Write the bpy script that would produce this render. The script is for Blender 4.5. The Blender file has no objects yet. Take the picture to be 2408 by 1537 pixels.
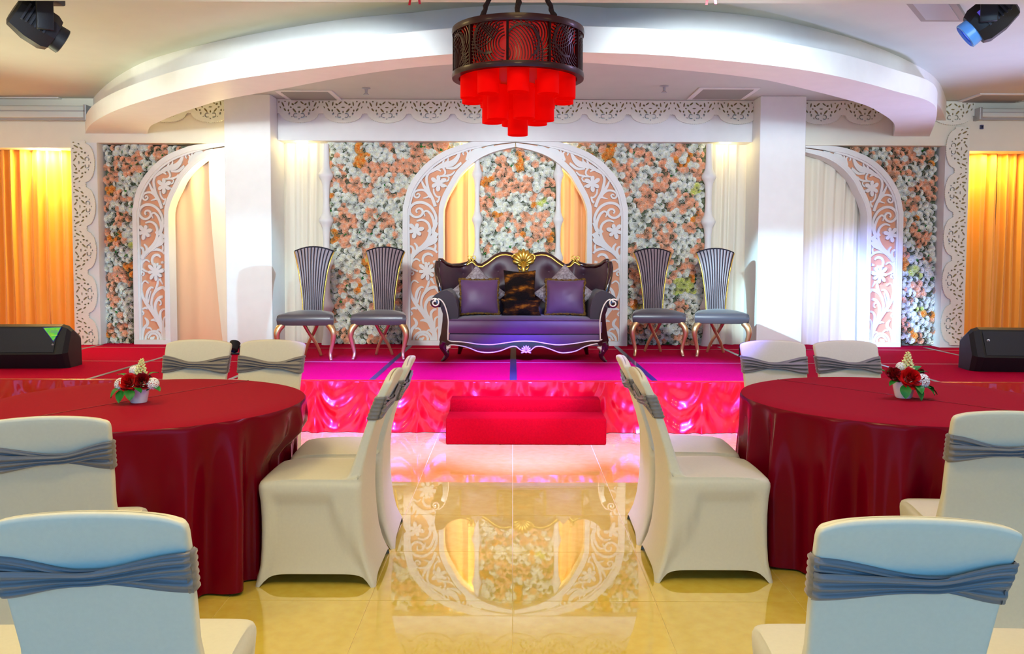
import bpy, bmesh, math, random
from mathutils import Vector, Matrix, noise
random.seed(7)
PI = math.pi
S = bpy.context.scene
COL = S.collection

# ------------------------------------------------------------------ camera
F, HC, PITCH, PY, PX = 2030.0, 1.45, math.radians(3.0), 706.0, 1206.0
ROLL = math.radians(0.2)
cam = bpy.data.cameras.new('camera')
co = bpy.data.objects.new('camera', cam)
COL.objects.link(co)
cam.sensor_fit = 'HORIZONTAL'; cam.sensor_width = 36.0
cam.lens = F * 36.0 / 2408.0
cam.shift_x = -(PX - 1204.0) / 2408.0
cam.shift_y = (PY - 768.5) / 2408.0
cam.clip_start = 0.05; cam.clip_end = 200
MC = Matrix.Translation((0, 0, HC)) @ Matrix.Rotation(PI/2 - PITCH, 4, 'X') @ Matrix.Rotation(ROLL, 4, 'Z')
co.matrix_world = MC
S.camera = co
R3 = MC.to_3x3()
def ray(px, py):
    return R3 @ Vector(((px - PX) / F, -(py - PY) / F, -1.0))
def at(px, py, Y):                       # point of the depth plane Y seen at a pixel
    d = ray(px, py); t = Y / d.y
    return Vector((d.x*t, Y, HC + d.z*t))
def gz(px, py, z):                       # point of the level z seen at a pixel
    d = ray(px, py); t = (z - HC) / d.z
    return Vector((d.x*t, d.y*t, z))

# ------------------------------------------------------------------ world, exposure, lights
vs = S.view_settings
S.display_settings.display_device = 'sRGB'
vs.view_transform = 'Standard'; vs.look = 'None'; vs.gamma = 1.0; vs.use_curve_mapping = False
vs.exposure = 0.0
w = bpy.data.worlds.new('world'); S.world = w; w.use_nodes = True
bg = w.node_tree.nodes['Background']
bg.inputs[0].default_value = (0.10, 0.41, 1.0, 1); bg.inputs[1].default_value = 3.0
S.cycles.use_denoising = True
S.cycles.max_bounces = 8; S.cycles.sample_clamp_indirect = 6.0
S.cycles.caustics_reflective = False; S.cycles.caustics_refractive = False

def lamp(kind, name, loc, tgt, col, power, size=0.2, sy=None, spot=60, blend=0.6):
    l = bpy.data.lights.new(name, kind); l.energy = power; l.color = col
    if kind == 'AREA':
        l.shape = 'RECTANGLE'; l.size = size; l.size_y = sy or size
    elif kind == 'SPOT':
        l.spot_size = math.radians(spot); l.spot_blend = blend; l.shadow_soft_size = size
    else:
        l.shadow_soft_size = size
    o = bpy.data.objects.new(name, l); COL.objects.link(o); o.location = loc
    d = Vector(tgt) - Vector(loc)
    o.rotation_euler = d.to_track_quat('-Z', 'Y').to_euler()
    return o
WARM = (1.0, 0.75, 0.31)
# warm ceiling downlights of the hall
for x, y, p in ((-1.9, 2.4, 20), (1.9, 2.4, 12), (0.0, 1.4, 40), (0.0, 3.0, 9), (-2.0, 4.3, 24), (2.0, 4.3, 5)):
    lamp('AREA', 'hall_downlight', (x, y, 2.92), (x, y, 0), WARM, p, 0.5)
lamp('AREA', 'right_table_fill', (2.3, 4.5, 2.92), (2.1, 4.3, 0), (0.55, 0.45, 1.0), 26, 0.4)  # added unseen lamp, tints the right table violet
for x in (-4.3, 4.4):
    lamp('AREA', 'hall_downlight', (x, 5.0, 2.92), (x*1.05, 6.6, 0.2), WARM, 42, 0.5)
# stage: added neutral fill on the backdrop, violet heads on the stage front
for x, p in ((-3.4, 330), (-1.25, 850), (1.25, 700), (3.4, 230)):
    lamp('SPOT', 'backdrop_fill', (x, 3.3, 2.72), (x*1.25, 9.9, 1.95), (0.80, 0.94, 1.0), p, 0.25, spot=44, blend=0.6)
lamp('SPOT', 'ceiling_fill_left', (-5.9, 7.6, 0.5), (-2.4, 6.6, 3.2), (0.90, 0.95, 0.62), 380, 0.2, spot=100, blend=1.0)  # added off-frame fill, lifts the left of the raised ceiling
lamp('SPOT', 'ceiling_fill_right', (5.9, 7.6, 0.5), (2.4, 6.6, 3.2), (0.48, 0.54, 1.0), 620, 0.2, spot=100, blend=1.0)  # added off-frame fill, lifts the right of the raised ceiling
for x0, x1, p in ((-1.0, -1.35, 9000), (0.0, 0.05, 9500), (1.0, 1.45, 9000)):
    lamp('SPOT', 'violet_head', (x0, 4.6, 2.88), (x1, 7.28, 0.41), (0.13, 0.06, 1.0), p, 0.06, spot=27, blend=0.75)
for x0, x1 in ((-0.9, -1.15), (0.5, 0.05), (1.1, 1.3)):
    lamp('SPOT', 'violet_floor_head', (x0, 4.5, 2.88), (x1, 6.50, 0.0), (0.14, 0.11, 1.0), 8000, 0.06, spot=30, blend=0.95)
lamp('SPOT', 'lavender_aisle_fill', (0.0, 4.75, 2.90), (0.05, 5.25, 0.0), (0.44, 0.36, 1.0), 620, 0.1, spot=60, blend=1.0)  # added lamp standing in for violet spill on the aisle floor
lamp('SPOT', 'blue_sofa_wash', (0.6, 4.8, 2.88), (0.30, 8.35, 0.72), (0.16, 0.14, 1.0), 650, 0.06, spot=15, blend=0.9)
# blue-white heads on the columns
lamp('SPOT', 'head_beam_right_column', (-1.8, 5.3, 2.75), (3.25, 9.6, 0.85), (0.42, 0.80, 1.0), 3400, 0.06, spot=15, blend=0.6)
lamp('SPOT', 'head_beam_right_drape', (2.0, 5.3, 2.75), (3.95, 9.9, 1.0), (0.22, 0.34, 1.0), 2600, 0.06, spot=19, blend=0.8)
lamp('SPOT', 'head_beam_left_column', (2.2, 5.3, 2.75), (-3.1, 9.5, 1.1), (0.36, 0.76, 1.0), 1100, 0.06, spot=15, blend=0.8)
# added unseen fill lamps brightening the ring bulkhead
lamp('SPOT', 'ring_fill_left', (-1.6, 0.5, 2.5), (-2.7, 7.3, 4.95), (0.90, 1.0, 1.0), 900, 0.1, spot=42, blend=0.35)
lamp('SPOT', 'ring_fill_right', (1.6, 0.5, 2.5), (2.7, 7.3, 4.95), (0.52, 0.78, 1.0), 720, 0.1, spot=42, blend=0.35)
# warm lamps hidden behind the fascia; the last added for sunlight in the curtain gap
for x, y, z, p in ((-2.42, 9.93, 2.74, 10), (2.42, 9.93, 2.74, 7), (-3.26, 9.88, 2.50, 34), (-0.50, 9.99, 2.615, 13), (0.58, 9.99, 2.615, 6), (-5.36, 9.96, 2.60, 26)):
    lamp('POINT', 'recess_and_gap_lamp', (x, y, z), (x, y, 0), (1.0, 0.82, 0.36), p, 0.09)
for x, tx, p in ((-0.415, -1.3, 4.5), (0.515, 1.3, 1.6)):
    lamp('AREA', 'post_fill', (x, 10.0, 1.75), (tx, 10.07, 1.75), (1.0, 0.84, 0.42), p, 0.03, 1.7)  # added unseen fill, brightens the drape beside each centre post
for x, p in ((-5.28, 26), (5.45, 16)):
    lamp('AREA', 'curtain_downlight', (x, 9.92, 2.62), (x, 9.99, 0.9), (1.0, 0.72, 0.22), p, 0.6, 0.05)

# ------------------------------------------------------------------ helpers
def lin(c):
    return c/12.92 if c <= 0.04045 else ((c+0.055)/1.055)**2.4
def rgb(r, g, b):
    return (lin(r/255), lin(g/255), lin(b/255), 1)
def mat(name, col, rough=0.6, spec=0.4, metal=0.0, emit=None, es=1.0, sheen=0.0, coat=0.0, noise_amt=0.0, nscale=20.0, bump=0.0, bscale=60.0, col2=None, aniso=0.0, cr=0.08, cior=1.5):
    m = bpy.data.materials.new(name); m.use_nodes = True
    nt = m.node_tree; b = nt.nodes['Principled BSDF']
    b.inputs['Base Color'].default_value = col
    b.inputs['Roughness'].default_value = rough
    b.inputs['Specular IOR Level'].default_value = spec
    b.inputs['Metallic'].default_value = metal
    b.inputs['Sheen Weight'].default_value = sheen
    b.inputs['Coat Weight'].default_value = coat
    b.inputs['Coat Roughness'].default_value = cr
    b.inputs['Coat IOR'].default_value = cior
    b.inputs['Anisotropic'].default_value = aniso
    if emit:
        b.inputs['Emission Color'].default_value = emit
        b.inputs['Emission Strength'].default_value = es
    tc = nt.nodes.new('ShaderNodeTexCoord')
    if noise_amt > 0:
        n = nt.nodes.new('ShaderNodeTexNoise'); n.inputs['Scale'].default_value = nscale
        n.inputs['Detail'].default_value = 4
        nt.links.new(tc.outputs['Object'], n.inputs['Vector'])
        mx = nt.nodes.new('ShaderNodeMix'); mx.data_type = 'RGBA'
        c2 = col2 or tuple(list(x*(1-noise_amt) for x in col[:3]) + [1])
        mx.inputs['A'].default_value = col; mx.inputs['B'].default_value = c2
        rp = nt.nodes.new('ShaderNodeMapRange'); rp.inputs[1].default_value = 0.35; rp.inputs[2].default_value = 0.65
        nt.links.new(n.outputs['Fac'], rp.inputs[0])
        nt.links.new(rp.outputs[0], mx.inputs['Factor'])
        nt.links.new(mx.outputs['Result'], b.inputs['Base Color'])
    if bump > 0:
        n2 = nt.nodes.new('ShaderNodeTexNoise'); n2.inputs['Scale'].default_value = bscale
        nt.links.new(tc.outputs['Object'], n2.inputs['Vector'])
        bp = nt.nodes.new('ShaderNodeBump'); bp.inputs['Strength'].default_value = bump; bp.inputs['Distance'].default_value = 0.01
        nt.links.new(n2.outputs['Fac'], bp.inputs['Height'])
        nt.links.new(bp.outputs['Normal'], b.inputs['Normal'])
    return m

class MB:
    def __init__(s): s.v = []; s.f = []
    def add(s, vs, fs):
        n = len(s.v); s.v += [tuple(p) for p in vs]; s.f += [tuple(i+n for i in f) for f in fs]; return s
    def box(s, x0, x1, y0, y1, z0, z1, c=0.0, M=None):
        if c <= 0:
            vs = [(x, y, z) for z in (z0, z1) for y in (y0, y1) for x in (x0, x1)]
            fs = [(0,2,3,1),(4,5,7,6),(0,1,5,4),(2,6,7,3),(0,4,6,2),(1,3,7,5)]
        else:
            bm = bmesh.new(); bmesh.ops.create_cube(bm, size=1.0)
            for v in bm.verts:
                v.co = Vector((x0+(x1-x0)*(v.co.x+.5), y0+(y1-y0)*(v.co.y+.5), z0+(z1-z0)*(v.co.z+.5)))
            bmesh.ops.bevel(bm, geom=list(bm.edges), offset=c, segments=2, affect='EDGES', profile=0.5)
            bm.verts.index_update()
            vs = [v.co.copy() for v in bm.verts]; fs = [[v.index for v in f.verts] for f in bm.faces]; bm.free()
        if M: vs = [M @ Vector(p) for p in vs]
        return s.add(vs, fs)
    def tube(s, pts, r, n=8, closed=False, cap=True, flat=1.0):
        pts = [Vector(p) for p in pts]; k = len(pts)
        rs = r if isinstance(r, (list, tuple)) else [r]*k
        up = Vector((0, 0, 1)); vs = []; prev = None
        for i, p in enumerate(pts):
            a = pts[i-1] if (i > 0 or closed) else p
            b = pts[(i+1) % k] if (i < k-1 or closed) else p
            t = (b-a).normalized() if (b-a).length > 1e-9 else Vector((0, 0, 1))
            if prev is None:
                u = t.cross(up)
                if u.length < 1e-3: u = t.cross(Vector((0, 1, 0)))
            else:
                u = prev - t*prev.dot(t)
            u.normalize(); prev = u; q = t.cross(u)
            for j in range(n):
                a2 = 2*PI*j/n
                vs.append(p + (u*math.cos(a2) + q*math.sin(a2)*flat)*rs[i])
        fs = []
        m = k if closed else k-1
        for i in range(m):
            for j in range(n):
                fs.append((i*n+j, i*n+(j+1)%n, ((i+1)%k)*n+(j+1)%n, ((i+1)%k)*n+j))
        if cap and not closed:
            fs.append(tuple(range(n-1, -1, -1))); fs.append(tuple((k-1)*n+j for j in range(n)))
        return s.add(vs, fs)
    def lathe(s, prof, n=24, M=None, cap=True):
        vs = []; k = len(prof)
        for r, z in prof:
            for j in range(n):
                a = 2*PI*j/n; vs.append(Vector((r*math.cos(a), r*math.sin(a), z)))
        fs = [(i*n+j, i*n+(j+1)%n, (i+1)*n+(j+1)%n, (i+1)*n+j) for i in range(k-1) for j in range(n)]
        if cap: fs += [tuple(range(n-1, -1, -1)), tuple((k-1)*n+j for j in range(n))]
        if M: vs = [M @ v for v in vs]
        return s.add(vs, fs)
    def grid(s, P):                      # P[i][j] points
        a, b = len(P), len(P[0])
        vs = [p for r in P for p in r]
        return s.add(vs, [(i*b+j, i*b+j+1, (i+1)*b+j+1, (i+1)*b+j) for i in range(a-1) for j in range(b-1)])
    def prism(s, pts, y0, y1):           # polygon of (x, z), from depth y0 to y1
        n = len(pts)
        vs = [(x, y0, z) for x, z in pts] + [(x, y1, z) for x, z in pts]
        fs = [tuple(range(n)), tuple(range(2*n-1, n-1, -1))] + [(i, i+n, (i+1)%n+n, (i+1)%n) for i in range(n)]
        return s.add(vs, fs)
    def slab(s, A, B, y0, y1):           # strip between polylines A, B of (x, z)
        n = len(A)
        vs = [(p[0], y0, p[1]) for p in A] + [(p[0], y0, p[1]) for p in B] + [(p[0], y1, p[1]) for p in A] + [(p[0], y1, p[1]) for p in B]
        fs = []
        for i in range(n-1):
            fs += [(i, i+1, n+i+1, n+i), (2*n+i, 3*n+i, 3*n+i+1, 2*n+i+1), (i, 2*n+i, 2*n+i+1, i+1), (n+i, n+i+1, 3*n+i+1, 3*n+i)]
        fs += [(0, n, 3*n, 2*n), (n-1, 3*n-1, 4*n-1, 2*n-1)]
        return s.add(vs, fs)
    def mesh(s, name, m, smooth=None, recalc=True):
        me = bpy.data.meshes.new(name); me.from_pydata([tuple(v) for v in s.v], [], s.f)
        if recalc:
            bm = bmesh.new(); bm.from_mesh(me); bmesh.ops.recalc_face_normals(bm, faces=bm.faces); bm.to_mesh(me); bm.free()
        for mm in (m if isinstance(m, (list, tuple)) else [m]): me.materials.append(mm)
        if smooth is not None:
            me.polygons.foreach_set('use_smooth', [True]*len(me.polygons))
            if smooth < 179: me.set_sharp_from_angle(angle=math.radians(smooth))
        me.update()
        return me
    def build(s, name, m, parent=None, smooth=None, label=None, recalc=True):
        o = bpy.data.objects.new(name, s.mesh(name, m, smooth, recalc)); COL.objects.link(o)
        if parent: o.parent = parent
        if label: o['label'] = label
        return o
def empty(name, loc, rz=0.0, label=None, cat=None, group=None):
    o = bpy.data.objects.new(name, None); COL.objects.link(o); o.empty_display_size = 0.1
    o.location = loc; o.rotation_euler = (0, 0, rz)
    return tag(o, label, cat, group)
def tag(o, label=None, cat=None, group=None, kind=None):
    if label: o['label'] = label
    if cat: o['category'] = cat
    if group: o['group'] = group
    if kind: o['kind'] = kind
    return o
def kids(o): return [c for c in bpy.data.objects if c.parent == o]
def copy_tree(o, parent=None, skip=()):
    c = o.copy(); COL.objects.link(c)
    if parent: c.parent = parent
    for ch in KIDS(o):
        if ch.name.split('.')[0] not in skip: copy_tree(ch, c)
    return c
def KIDS(o): return list(o.children)
def inst(name, mesh, parent, loc, rot=(0, 0, 0), sc=1.0):
    o = bpy.data.objects.new(name, mesh); COL.objects.link(o); o.parent = parent
    o.location = loc; o.rotation_euler = rot; o.scale = (sc, sc, sc) if not isinstance(sc, tuple) else sc
    return o
def cr(pts, n):                          # Catmull-Rom through points, n samples per span
    pts = [Vector(p) for p in pts]; out = []
    for i in range(len(pts)-1):
        p0 = pts[max(i-1, 0)]; p1 = pts[i]; p2 = pts[i+1]; p3 = pts[min(i+2, len(pts)-1)]
        for k in range(n):
            t = k/n
            out.append(0.5*((2*p1)+(p2-p0)*t+(2*p0-5*p1+4*p2-p3)*t*t+(3*p1-p0-3*p2+p3)*t**3))
    out.append(pts[-1]); return out
def resample(pts, n):
    pts = [Vector(p) for p in pts]; L = [0]
    for a, b in zip(pts, pts[1:]): L.append(L[-1]+(b-a).length)
    out = []; j = 0
    for i in range(n):
        d = L[-1]*i/(n-1)
        while j < len(L)-2 and L[j+1] < d: j += 1
        seg = L[j+1]-L[j]; t = (d-L[j])/seg if seg > 0 else 0
        out.append(pts[j].lerp(pts[j+1], min(max(t, 0), 1)))
    return out
def lerp(a, b, t): return a+(b-a)*t
def interp(tab, x):
    if x <= tab[0][0]: return tab[0][1]
    for (a, va), (b, vb) in zip(tab, tab[1:]):
        if x <= b: return lerp(va, vb, (x-a)/(b-a))
    return tab[-1][1]
def sstep(a, b, x):
    t = min(max((x-a)/(b-a), 0), 1); return t*t*(3-2*t)

# ------------------------------------------------------------------ materials
M = {}
M['white'] = mat('white_paint', rgb(236, 234, 230), 0.5, 0.3, noise_amt=0.03, nscale=8)
M['wall'] = mat('cream_wall_paint', rgb(240, 234, 214), 0.6, 0.3, noise_amt=0.03, nscale=5)
M['ceil'] = mat('ceiling_paint', rgb(206, 209, 200), 0.75, 0.2, noise_amt=0.03, nscale=4)
M['lacew'] = mat('ivory_cut_board', rgb(238, 236, 220), 0.5, 0.3, noise_amt=0.03, nscale=20)
M['laceback'] = mat('hole_shade_tan', rgb(166, 144, 92), 0.7, 0.2, noise_amt=0.1)  # tan stands for the shade seen through the lace holes
M['peach'] = mat('peach_backing', rgb(236, 168, 128), 0.6, 0.3, noise_amt=0.06, nscale=3)
M['tile'] = mat('polished_tile', rgb(229, 203, 88), 0.03, 0.9, coat=1.0, cr=0.012, cior=1.75, noise_amt=0.08, nscale=16, col2=rgb(222, 192, 76))
M['grout'] = mat('grout', rgb(240, 226, 170), 0.7, 0.2, noise_amt=0.1)
M['carpet'] = mat('red_carpet', rgb(196, 0, 56), 0.95, 0.05, noise_amt=0.15, nscale=90, bump=0.6, bscale=260)
M['stepc'] = mat('red_step_carpet', rgb(150, 0, 3), 0.95, 0.05, noise_amt=0.15, nscale=60, bump=0.6, bscale=260)
M['satin'] = mat('red_satin', rgb(180, 0, 8), 0.34, 0.25, coat=0.6, cr=0.10)
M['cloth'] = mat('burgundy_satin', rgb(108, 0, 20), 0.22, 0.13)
M['clothtop'] = mat('burgundy_satin_lit_top', rgb(146, 6, 34), 0.8, 0.06, noise_amt=0.08, nscale=60)  # same cloth, colour lightened and tinted for the light on the table top
M['cover'] = mat('ivory_spandex', rgb(206, 201, 178), 0.75, 0.2, sheen=0.15, noise_amt=0.03, nscale=90, bump=0.05, bscale=500)
M['sash'] = mat('grey_satin_sash', rgb(112, 105, 100), 0.42, 0.5, sheen=0.2)
M['stripeA'] = mat('grey_striped_satin', rgb(142, 124, 128), 0.38, 0.5, sheen=0.2)
M['stripeB'] = mat('dark_stripe', rgb(30, 22, 34), 0.6, 0.2)
M['seat'] = mat('charcoal_satin', rgb(76, 72, 80), 0.33, 0.6, sheen=0.2)
M['gold'] = mat('gold_leaf', rgb(236, 196, 90), 0.28, 0.5, metal=0.9, noise_amt=0.15, nscale=40)
M['goldleg'] = mat('champagne_gold', rgb(226, 190, 140), 0.3, 0.5, metal=0.85)
M['silver'] = mat('silver_line', rgb(236, 230, 214), 0.35, 0.5, metal=0.3)
M['wood'] = mat('dark_mahogany', rgb(46, 10, 16), 0.12, 0.6, coat=0.8, noise_amt=0.3, nscale=14)
M['velvet'] = mat('plum_velvet', rgb(98, 62, 104), 0.45, 0.4, sheen=0.25, noise_amt=0.10, nscale=9)
M['velvetd'] = mat('dark_plum_velvet', rgb(72, 40, 54), 0.42, 0.45, sheen=0.15, noise_amt=0.15, nscale=9)
M['brocade'] = mat('silver_brocade', rgb(176, 164, 168), 0.4, 0.5, noise_amt=0.5, nscale=46, col2=rgb(120, 104, 108), bump=0.4, bscale=80)
M['fringe'] = mat('brown_gold_fringe', rgb(128, 92, 34), 0.7, 0.2, noise_amt=0.7, nscale=70, col2=rgb(58, 38, 14))
M['black'] = mat('black_plastic', rgb(24, 24, 30), 0.5, 0.3, bump=0.1, bscale=200)
M['grille'] = mat('dark_grille', rgb(40, 42, 52), 0.6, 0.3, noise_amt=0.2, nscale=300)
M['orange'] = mat('orange_satin_curtain', rgb(250, 172, 62), 0.45, 0.4, sheen=0.3)
M['cream'] = mat('cream_sheer', rgb(240, 230, 208), 0.6, 0.3, sheen=0.2)
M['peachl'] = mat('pale_peach_drape', rgb(250, 206, 164), 0.55, 0.3, sheen=0.2)
M['peachd'] = mat('peach_drape', rgb(246, 178, 120), 0.55, 0.3, sheen=0.2)
M['gleaf'] = mat('green_leaf', rgb(30, 130, 40), 0.45, 0.4, noise_amt=0.3, nscale=40)
M['foliage'] = mat('foliage_backing', rgb(140, 150, 118), 0.8, 0.1, noise_amt=0.6, nscale=40)
M['rosew'] = mat('white_rose', rgb(246, 245, 236), 0.6, 0.2)
M['rosep'] = mat('peach_rose', rgb(253, 204, 170), 0.6, 0.2)
M['roseo'] = mat('orange_rose', rgb(250, 184, 100), 0.6, 0.2)
M['cw'] = mat('white_rose_heart', rgb(234, 234, 210), 0.6, 0.2)
M['cp'] = mat('peach_rose_heart', rgb(248, 176, 132), 0.6, 0.2)
M['co'] = mat('orange_rose_heart', rgb(240, 138, 50), 0.6, 0.2)
M['cy'] = mat('yellow_rose_heart', rgb(206, 216, 104), 0.6, 0.2)
M['armv'] = mat('black_plum_velvet', rgb(44, 24, 34), 0.5, 0.35, sheen=0.1, noise_amt=0.15, nscale=9)
M['rosey'] = mat('pale_yellow_rose', rgb(236, 236, 160), 0.6, 0.2)
M['roser'] = mat('red_rose', rgb(214, 10, 14), 0.5, 0.3, noise_amt=0.3, nscale=60)
M['rosed'] = mat('dark_red_rose', rgb(140, 4, 16), 0.5, 0.3, noise_amt=0.3, nscale=60)
M['pot'] = mat('white_ceramic', rgb(240, 240, 238), 0.15, 0.5, coat=0.4)
M['ventg'] = mat('grey_vent', rgb(150, 146, 138), 0.5, 0.3)
M['ventd'] = mat('vent_shadow', rgb(70, 68, 66), 0.8, 0.1)
M['metal'] = mat('grey_metal', rgb(176, 178, 180), 0.35, 0.5, metal=0.4)
M['tape'] = mat('dark_gloss_tape', rgb(36, 40, 60), 0.18, 0.7)
M['tapeg'] = mat('grey_tape', rgb(124, 118, 116), 0.3, 0.5)
M['seam'] = mat('pale_seam_tape', rgb(196, 140, 140), 0.5, 0.3)
M['lampred'] = mat('lit_red_shade', rgb(210, 0, 0), 0.8, 0.05, emit=(1.0, 0.002, 0.0, 1), es=0.30)
M['lampglow'] = mat('lit_red_drum', rgb(120, 0, 0), 0.5, 0.3, emit=(0.42, 0.004, 0.0, 1), es=0.62)
M['lampwood'] = mat('dark_red_lacquer', rgb(46, 6, 9), 0.4, 0.2, coat=0.08)
M['rope'] = mat('brown_chain_sleeve', rgb(52, 34, 26), 0.8, 0.2, noise_amt=0.5, nscale=80)
M['ribbon'] = mat('red_ribbon', rgb(220, 10, 30), 0.4, 0.4)
M['screen'] = mat('screen_case', rgb(206, 212, 204), 0.4, 0.4)
def fur_material():
    m = mat('striped_fur', rgb(30, 20, 16), 0.85, 0.15)
    nt = m.node_tree; b = nt.nodes['Principled BSDF']
    tc = nt.nodes.new('ShaderNodeTexCoord')
    wv = nt.nodes.new('ShaderNodeTexNoise'); wv.inputs['Scale'].default_value = 6.5; wv.inputs['Detail'].default_value = 5
    mp = nt.nodes.new('ShaderNodeMapping'); mp.inputs['Scale'].default_value = (0.9, 1, 2.2)
    nt.links.new(tc.outputs['Object'], mp.inputs[0]); nt.links.new(mp.outputs[0], wv.inputs['Vector'])
    rp = nt.nodes.new('ShaderNodeValToRGB')
    e = rp.color_ramp.elements
    e[0].position = 0.47; e[0].color = rgb(24, 16, 16)
    e[1].position = 0.68; e[1].color = rgb(180, 108, 26)
    k = rp.color_ramp.elements.new(0.56); k.color = rgb(66, 34, 14)
    nt.links.new(wv.outputs['Fac'], rp.inputs[0]); nt.links.new(rp.outputs[0], b.inputs['Base Color'])
    n2 = nt.nodes.new('ShaderNodeTexNoise'); n2.inputs['Scale'].default_value = 120
    nt.links.new(tc.outputs['Object'], n2.inputs['Vector'])
    bp = nt.nodes.new('ShaderNodeBump'); bp.inputs['Strength'].default_value = 0.8; bp.inputs['Distance'].default_value = 0.02
    nt.links.new(n2.outputs['Fac'], bp.inputs['Height']); nt.links.new(bp.outputs['Normal'], b.inputs['Normal'])
    return m
M['fur'] = fur_material()
# ------------------------------------------------------------------ room shell
ZC, ZM, ZR, ST = 3.19, 2.95, 2.80, 0.417         # raised ceiling, hall ceiling, ring underside, stage top
XW = 6.3
YS = 7.06                                         # stage front
o = MB().box(-XW, XW, -3, 10.4, -0.12, -0.003).build('floor', M['grout']); tag(o, kind='structure')
FLOOR = o
tile_mb = MB().box(-0.2985, 0.2985, -0.2985, 0.2985, -0.003, 0.0, c=0.0)
tm = tile_mb.mesh('tile', M['tile'])
for i in range(-8, 8):
    for j in range(0, 12):
        x = 0.003 + 0.6*i + 0.3; y = 3.555 - 0.6*5 + 0.6*j + 0.3
        if y > YS + 0.35: continue
        inst('tile', tm, FLOOR, (x, y, 0))
for sx, nm in ((-1, 'left'), (1, 'right')):
    tag(MB().box(sx*XW, sx*(XW+0.15), -3, 10.4, -0.12, 3.4).build('wall_'+nm, M['wall']), kind='structure')
# ceilings
tag(MB().box(-XW, XW, -3, 5.22, ZM, 3.4).build('ceiling', M['ceil']), kind='structure')
tag(MB().box(-XW, XW, 5.22, 10.4, ZC, 3.4).build('ceiling', M['ceil']), kind='structure')
# curved two-step ring bulkhead
OUT = [(198, 315), (220, 287), (300, 249), (498, 196), (800, 153), (1060, 127), (1212, 121), (1370, 123), (1600, 133), (1900, 166), (2100, 213), (2200.7, 252), (2250, 304)]
INN = [(345, 325), (352, 299), (375, 286), (415, 269), (465, 252), (528, 234), (648, 212), (800, 183), (933, 163), (1066, 151), (1212, 145), (1370, 147), (1600, 164.5), (1768, 183), (1868, 203), (2019, 242), (2070, 265), (2103, 292), (2110, 319)]
UPP = [(205, 251), (232, 216), (282, 176), (365, 136), (531, 93), (800, 46), (1060, 24), (1212, 18), (1370, 18), (1600, 22), (1801, 42), (1936, 72), (2036, 101), (2137, 144), (2204, 188), (2240, 236)]
def curve_on(pxs, z, n):
    pts = [gz(x, y, z) for x, y in pxs]
    pts[0] = Vector((pts[0].x, max(pts[0].y, 9.86), z)); pts[-1] = Vector((pts[-1].x, max(pts[-1].y, 9.86), z))
    return resample(cr(pts, 8), n)
NR = 120
co_, ci_, cu_ = curve_on(OUT, ZR, NR), curve_on(INN, ZR, NR), curve_on(UPP, ZC, NR)
ZT = ZR + 0.172
b = MB(); n = NR
vs_ = [(p.x, p.y, ZR) for p in ci_] + [(p.x, p.y, ZR) for p in co_] + [(p.x, p.y, ZT) for p in co_] + [(p.x, p.y, ZT) for p in cu_] + [(p.x, p.y, ZC) for p in cu_] + [(p.x, p.y, ZC) for p in ci_]
fs_ = []
for k in range(5):
    for i in range(n-1):
        fs_.append((k*n+i, k*n+i+1, (k+1)*n+i+1, (k+1)*n+i))
for i in range(n-1): fs_.append((5*n+i, 5*n+i+1, i+1, i))
b.add(vs_, fs_)
RING = tag(b.build('ceiling_bulkhead', M['white'], smooth=35), kind='structure')

# ------------------------------------------------------------------ back wall with its stage set
YF = 9.80                                          # fascia plane
tag(MB().box(-XW, XW, 10.24, 10.4, -0.12, 3.4).build('wall_back', M['wall']), kind='structure')
def PXx(px, Y=YF, py=600): return at(px, py, Y).x
def PZz(py, Y=YF, px=1206): return at(px, py, Y).z
zb = PZz(332)                                      # underside of the fascia
zo = PZz(351)
# the fascia over the centre, between the columns
xcl, xcr = PXx(657), PXx(1764)
tag(MB().box(xcl, xcr, YF, 10.24, zb, ZC, c=0.0).build('trim_1', M['white']), kind='structure')
# side headers up to the side walls
xfl0, xfl1 = PXx(173), PXx(233)                    # left white frame (with lace)
xfr0, xfr1 = PXx(2216), PXx(2272)
tag(MB().box(-XW, xfl0, YF, 10.24, zo, ZC).build('wall_left_header', M['wall']), kind='structure')
tag(MB().box(xfr1, XW, YF, 10.24, zo, ZC).build('wall_right_header', M['wall']), kind='structure')
zl = PZz(336, px=400)
tag(MB().box(xfl0, -2.95, YF, 10.24, zl, ZC).build('trim_2', M['wall']), kind='structure')
tag(MB().box(2.95, xfr1, YF, 10.24, zl, ZC).build('trim_3', M['wall']), kind='structure')
tag(MB().box(xfl0, xfl1, YF, 10.24, ST, zl).build('trim_4', M['white']), kind='structure')
tag(MB().box(xfr0, xfr1, YF, 10.24, ST, zl).build('trim_5', M['white']), kind='structure')
# square columns
for nm, a, c in (('column_left', 531, 639), ('column_right', 1782, 1889)):
    x0, x1 = PXx(a, 9.5), PXx(c, 9.5)
    tag(MB().box(x0, x1, 9.5, 10.24, ST, ZC, c=0.006).build('pillar_'+nm[7:], M['white']), kind='structure')

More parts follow.
